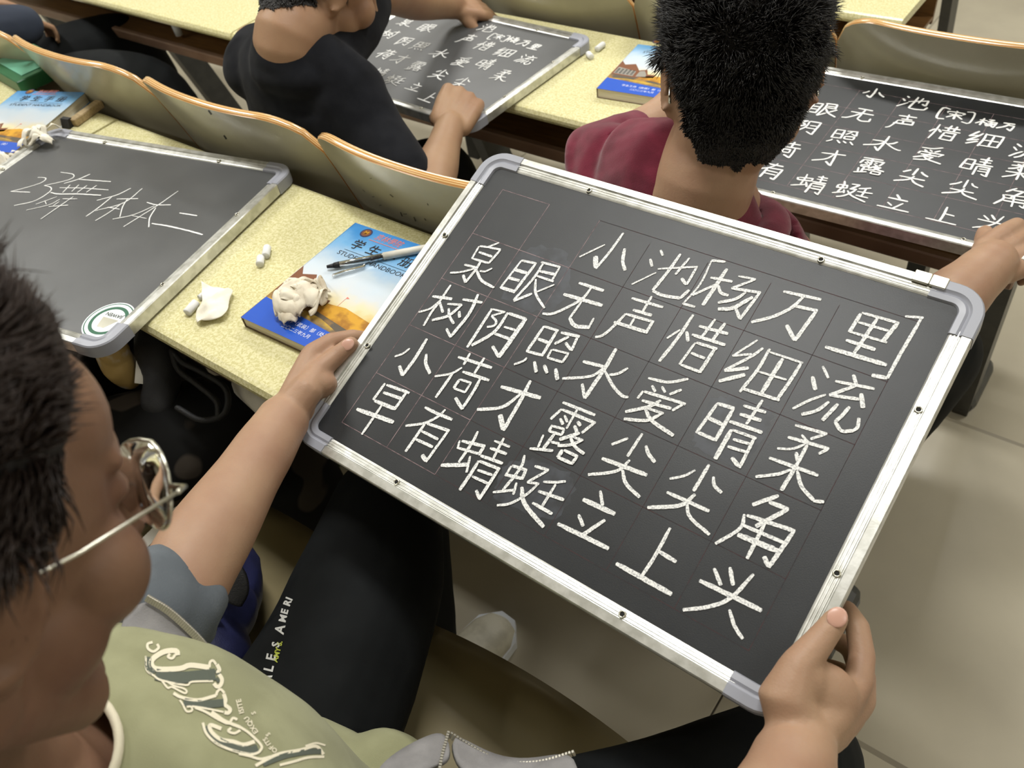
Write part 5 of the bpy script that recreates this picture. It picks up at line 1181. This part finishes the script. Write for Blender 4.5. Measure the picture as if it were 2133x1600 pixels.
# far-left handbook: its right edge runs from (178,191) to (28,318)
a_, c_ = at(28, 318, .772), at(178, 192, .772); y_ = (c_ - a_); L = y_.length; y_.normalize(); x_ = V(y_.y, -y_.x, 0)
Mt = Matrix.Translation(a_ - x_ * .165) @ Matrix((x_, y_, V(0, 0, 1))).transposed().to_4x4()
handbook(Mt, L, .165, .021, 'sun-glared handbook at the far left border with a tissue ball on its corner')
def crumple(name, c, r, mat, label, seed=1, flat=.6, cat='tissue', group=None, sx=1.0, rz=0, freq=2.2):
    bm = bmesh.new(); bmesh.ops.create_icosphere(bm, subdivisions=5, radius=1)
    off = V(seed * 3.1, seed * 5.7, seed)
    for v in bm.verts:
        d = v.co.normalized(); q = d * freq + off
        warp = V(noise.noise(q), noise.noise(q + V(9, 0, 0)), noise.noise(q + V(0, 9, 0)))
        rdg = 1 - abs(noise.noise(q * 1.6 + warp * 1.5)) * 2.6; rdg2 = 1 - abs(noise.noise(q * 3.6 + warp * 2.2)) * 2.2
        k = .74 + .26 * rdg + .12 * rdg2; p = d * k * r; p.x *= sx; p.z *= flat; v.co = p
    zmin = min(v.co.z for v in bm.verts)
    for v in bm.verts: v.co.z = max(v.co.z - zmin * .75, 0)
    me = bpy.data.meshes.new(name); bm.to_mesh(me); bm.free(); me.materials.append(mat)
    me.polygons.foreach_set('use_smooth', [True] * len(me.polygons))
    o = bpy.data.objects.new(name, me); COL.objects.link(o); o.location = c; o.rotation_euler = (0, 0, rz); tag(o, label, cat, group); return o
def folded(name, c, r, mat, label, seed=1, n=9, cat='tissue'):
    """a wad of soft paper: curled overlapping folds piled into a low mound"""
    rd = random.Random(seed); root = empty(name, c); tag(root, label, cat); b = MB()
    for i in range(n):
        a0 = rd.uniform(0, 6.28); rr = r * (rd.uniform(.15, .75) if i else 0); ctr = V(math.cos(a0) * rr, math.sin(a0) * rr, 0)
        h0 = r * .42 * (1 - rr / r) + .006; th = rd.uniform(0, 6.28); bend = rd.uniform(-2.4, 2.4); L = r * rd.uniform(.9, 1.5); wd = r * rd.uniform(.38, .7); rings = []
        p = ctr - V(math.cos(th), math.sin(th), 0) * L * .5
        for k in range(15):
            f = k / 14; an = th + bend * (f - .5); p = p + V(math.cos(an), math.sin(an), 0) * L / 14; s_ = V(-math.sin(an), math.cos(an), 0)
            zz = h0 * math.sin(math.pi * (f * .9 + .05)) + .003 + .003 * math.sin(f * 9 + i); curl = .9 + .8 * math.sin(f * 4 + seed + i); ring = []
            for m in range(9):
                g = m / 8 - .5; ang = g * 2 * curl; w_ = wd * (.6 + .4 * math.sin(math.pi * f)) * (1 + .12 * math.sin(m * 2.1 + k * .9 + i))
                q = p + s_ * math.sin(ang) * w_ * .55 + V(0, 0, zz + (math.cos(ang) - .45) * w_ * .5 + .0016 * math.sin(m * 3.3 + k * 1.3)); q.z = max(q.z, .0008); ring.append(q)
            rings.append(ring)
        b.loft(rings, close=False)
    o = b.build('paper_folds', mat, root); o.modifiers.new('s', 'SUBSURF').render_levels = 1; t_ = o.modifiers.new('t', 'SOLIDIFY'); t_.thickness = .0005; return root
folded('crumpled_tissue', at(624, 634, .768), .040, M['tissuedirty'], 'used crumpled tissue lying on the handbook beside the pen', 5, 18)
folded('crumpled_tissue', at(84, 292, .773), .030, M['tissue'], 'small tissue ball on the corner of the far-left handbook', 8, 11)
folded('crumpled_tissue', at(12, 352, .751), .040, M['tissue'], 'folded white tissue lying left of the blackboard at the border', 12, 9)
# thin open tissue
bm = bmesh.new(); pts = [(425, 597), (447, 601), (488, 612), (482, 632), (478, 655), (466, 668), (445, 672), (420, 678), (411, 672), (414, 655), (426, 635), (424, 615)]
W_ = [at(u, v, .7515) for u, v in pts]; c_ = sum(W_, V(0, 0, 0)) / len(W_); N = 10; ring = [[c_ + (p - c_) * ((i + 1) / N) for p in resample3(W_ + [W_[0]], 4)[:-1]] for i in range(N)]
b = MB(); b.loft(ring); b.v.append(c_); n_ = len(ring[0]); b.f += [((k + 1) % n_, k, len(b.v) - 1) for k in range(n_)]; b.m += [0] * n_
for p in b.v:
    h = (1 - abs(noise.noise(V(p.x * 38, p.y * 20, 3))) * 2) * .006 + noise.noise(V(p.x * 70, p.y * 60, 1)) * .003; p.z += max(0, .004 + h)
o = b.build('open_tissue', M['tissue']); o.modifiers.new('s', 'SOLIDIFY').thickness = .0006; tag(o, 'thin open white tissue lying flat on the desk beside a chalk stub', 'tissue')
def chalk(p0, p1, r, label):
    b = MB(); d = (p1 - p0); n = 14
    t = d.normalized(); u = V(0, 0, 1); s_ = t.cross(u); rings = []
    for f, rr in ((0, .86), (.04, 1), (.96, 1.0), (1, .9)):
        c = p0 + d * f; rings.append([c + s_ * r * rr * math.cos(2 * math.pi * k / n) + u * r * rr * math.sin(2 * math.pi * k / n) + t * (random.uniform(-.0008, .0008) if f in (0, 1) else 0) for k in range(n)])
    b.loft(rings, cap0=True, cap1=True); o = b.build('chalk_stub', M['chalkthin'], None); tag(o, label, 'chalk', 'chalk stubs'); return o
zc = .7562
chalk(at(557, 515, zc), at(553, 534, zc), .0058, 'short white chalk stub on the desk, upper of the touching pair')
chalk(at(543, 536, zc), at(541, 551, zc), .0056, 'short white chalk stub on the desk, lower of the touching pair')
chalk(at(389, 652, zc), at(409, 630, zc), .0060, 'longest white chalk stub, lying left of the thin open tissue')
chalk(at(415, 621, .7545), at(424, 614, .7545), .0042, 'tiny chalk crumb peeking from under the open tissue')
chalk(at(1243, 103, .636), at(1257, 92, .636), .0062, 'white chalk stub on the desk ahead, nearer the grey board corner')
chalk(at(1225, 112, .636), at(1232, 119, .636), .0064, 'short white chalk stub standing off below its neighbour on the desk ahead')
# pen
zp = .7725; p0, p1 = at(681, 556, zp), at(905, 514, zp); d = (p1 - p0).normalized(); Lp = (p1 - p0).length
root = empty('gel_pen', p0); tag(root, 'gel pen with black tip and pale grip lying across the handbook', 'pen')
def seg_(a, c, r0, r1, name, mat, n=18):
    b = MB(); b.tube([d * a, d * (a + (c - a) * .5), d * c], [(r0, r0), ((r0 + r1) / 2,) * 2, (r1, r1)], n, round_caps=False); return b.build(name, mat, root)
seg_(0, .010, .0022, .0034, 'tip_cap', M['ink']); seg_(.010, .018, .0040, .0044, 'nose_cone', M['webbing']); seg_(.018, .078, .0044, .0046, 'barrel', M['clear'])
seg_(.012, .074, .0021, .0021, 'ink_refill', M['ink']); seg_(.060, .078, .0040, .0042, 'barrel_sleeve', M['webbing']); seg_(.078, Lp + .02, .0052, .0056, 'grip', M['white'])
b = MB(); q0, q1 = at(694, 574, .770), at(757, 556, .770); b.tube([q0, q0.lerp(q1, .4) + V(0, 0, .001), q1, q1 + V(-.002, .004, 0)], [(.0034, .0016), (.0034, .0016), (.0040, .0018), (.002, .0016)], 12)
tag(b.build('pen_clip', M['clear']), 'clear plastic cap clip lying on the handbook just below the pen', 'pen clip')
# green box at the left border
g0 = at(47, 170, .775); gx = V(-1, .12, 0).normalized(); gy = V(.10, 1, 0).normalized()
Mx = Matrix((gx, gy, V(0, 0, 1))).transposed().to_4x4(); Mx.translation = V(g0.x, g0.y - .012, .751)
rt = empty('green_box', mat=Mx); tag(rt, 'dark green box with a pale mint top standing at the left border', 'box')
b = MB(); b.bbox(0, .16, 0, .11, 0, .028, .002); b.build('box_body', M['green'], rt, smooth=False); b = MB(); b.bbox(.018, .15, .020, .10, .028, .0295, .0005); b.build('box_window', M['mint'], rt, smooth=False)
# wooden ruler and black binder clip beside the far-left handbook
p0, p1 = at(150, 252, .762), at(207, 211, .762); t = (p1 - p0).normalized(); s_ = V(-t.y, t.x, 0); b = MB()
Mx = Matrix((t, s_, V(0, 0, 1))).transposed().to_4x4(); Mx.translation = p0 - V(0, 0, .011)
b.bbox(0, (p1 - p0).length, -.009, .009, 0, .014, .0015, M=Mx); tag(b.build('wooden_stick', M['wood'], smooth=False), 'pale square wooden stick lying beside the far-left handbook', 'stick')
Mx.translation = at(143, 258, .755) - V(0, 0, .004); b = MB(); b.prism([(-.010, 0), (.010, 0), (.004, .016), (-.004, .016)], -.010, .010, M=Mx @ Matrix.Rotation(R_(90), 4, 'X')); tag(b.build('binder_clip', M['webbing'], smooth=False), 'small black binder clip behind the left blackboard corner', 'clip')
# cup lid seen through the seat gap, white cup on the shelf ahead
lp = at(292, 254, .33); b = MB(); b.tube([lp - V(0, 0, .05), lp - V(0, 0, .002)], [.034, .04], 24, round_caps=False); b.tube([lp, lp + V(0, 0, .008)], [.042, .040], 24, round_caps=False)
tag(b.build('paper_cup', M['white']), 'white paper cup glimpsed below the seat backs, right of the desk joint', 'cup')
lp = at(374, 73, .512); b = MB(); b.tube([lp, lp + V(0, 0, .055)], [.011, .013], 20, round_caps=False); b.tube([lp + V(0, 0, .055), lp + V(0, 0, .062)], [.0145, .0145], 20, round_caps=False)
tag(b.build('white_bottle', M['inkwhite']), 'small white bottle standing on the shelf under the desk ahead', 'bottle')
# bags and odds under the near desk
rt = empty('shoulder_bag', at(335, 760, .60)); tag(rt, 'black shoulder bag with thin loop straps hanging under the near desk', 'bag')
b = MB(); b.tube([dep(322, 690, 1.24), dep(328, 740, 1.24), dep(340, 790, 1.24), dep(330, 850, 1.23)], [(.032, .02), (.028, .022), (.026, .022), (.024, .02)], 20)
remeshed(b, 'bag_body', M['webbing'], .006, 3, rt, fold(.010, 14, 21))
for pts in ([(358, 732), (372, 770), (410, 800), (450, 835), (455, 870)], [(362, 735), (380, 755), (420, 775), (470, 810), (468, 860), (420, 875), (370, 850)]):
    b = MB(); b.tube(resample3([dep(u, v, 1.17) for u, v in pts]), .0045, 8); world_child(b.build('strap', M['webbing']), rt)
foil = nmat('foil_bag', srgb(186, 156, 96), .35, col2=srgb(206, 200, 190), scale=18, lo=.45, hi=.55)
b = MB(); c_ = dep(246, 752, 1.25); b.ell(c_, (.028, .022, .05)); b.ell(c_ + V(.01, 0, .03), (.02, .02, .03)); o = remeshed(b, 'snack_bag', foil, .004, 2, None, fold(.008, 22, 41)); tag(o, 'yellow and white foil snack bag hanging under the left blackboard corner', 'snack bag')
b = MB(); P_ = [dep(u, v, 1.23) for u, v in ((284, 748), (300, 750), (297, 800), (280, 798))]; b.add(P_ + [p + V(0, .01, -.004) for p in P_], [(0, 1, 2, 3), (7, 6, 5, 4), (0, 4, 5, 1), (1, 5, 6, 2), (2, 6, 7, 3), (3, 7, 4, 0)])
tag(b.build('paper_label', M['white'], smooth=False), 'grey-white paper tag beside the foil bag under the desk', 'tag')
lp = dep(527, 828, 1.19); b = MB(); b.tube([lp + V(-.03, .01, 0), lp + V(.03, .0, 0)], [(.018, .022), (.018, .022)], 18); tag(b.build('white_bracket', M['white']), 'white rounded plastic piece under the desk corner by the forearm', 'bracket')
# navy backpack on the empty seat
rt = empty('backpack', (-.80, .12, .44)); tag(rt, 'navy blue backpack with black webbing slumped on the empty seat', 'backpack')
b = MB(); c_ = dep(385, 1235, 1.12); b.ell(c_ + V(0, 0, -.02), (.085, .10, .075)); b.ell(dep(405, 1180, 1.10), (.050, .055, .05)); b.ell(dep(462, 1285, 1.08), (.032, .045, .05)); b.ell(dep(420, 1340, 1.05), (.065, .05, .055))
remeshed(b, 'bag_body', M['navy'], .005, 2, rt, fold(.016, 13, 31))
for pts, w_ in (([(388, 1262), (415, 1240), (445, 1205), (480, 1195), (492, 1225), (480, 1250)], .016), ([(425, 1275), (432, 1300), (440, 1325)], .005), ([(432, 1270), (440, 1295), (446, 1320)], .005), ([(380, 1300), (410, 1290), (440, 1262)], .02)):
    b = MB(); b.tube(resample3([dep(u, v, 1.015) for u, v in pts]), (w_, .004), 10, up=-RM.col[2] * -1); world_child(b.build('strap', M['webbing']), rt)
# stray leaves
def leaf(p, L, ang, mat, label):
    t = V(math.cos(ang), math.sin(ang), 0); s_ = V(-t.y, t.x, 0); vs = []; n = 8
    for i in range(n + 1):
        f = i / n; w_ = L * .28 * math.sin(math.pi * f) ** .8; c = p + t * L * (f - .5) + V(0, 0, .004 + .004 * math.sin(f * 6)); vs += [c + s_ * w_ + V(0, 0, .003), c, c - s_ * w_ + V(0, 0, .003)]
    fs = []
    for i in range(n): a = i * 3; fs += [(a, a + 1, a + 4, a + 3), (a + 1, a + 2, a + 5, a + 4)]
    o = mesh_obj('leaf', vs, fs, mat); o.modifiers.new('s', 'SOLIDIFY').thickness = .0006; tag(o, label, 'leaf')
leaf(at(2003, 800, -.12), .045, .3, M['leafy'], 'yellow fallen leaf on the tiles by the steel foot at right')
leaf(at(692, 975, .0), .05, 1.2, M['leaf'], 'small green leaf on the floor under the lower left board corner')
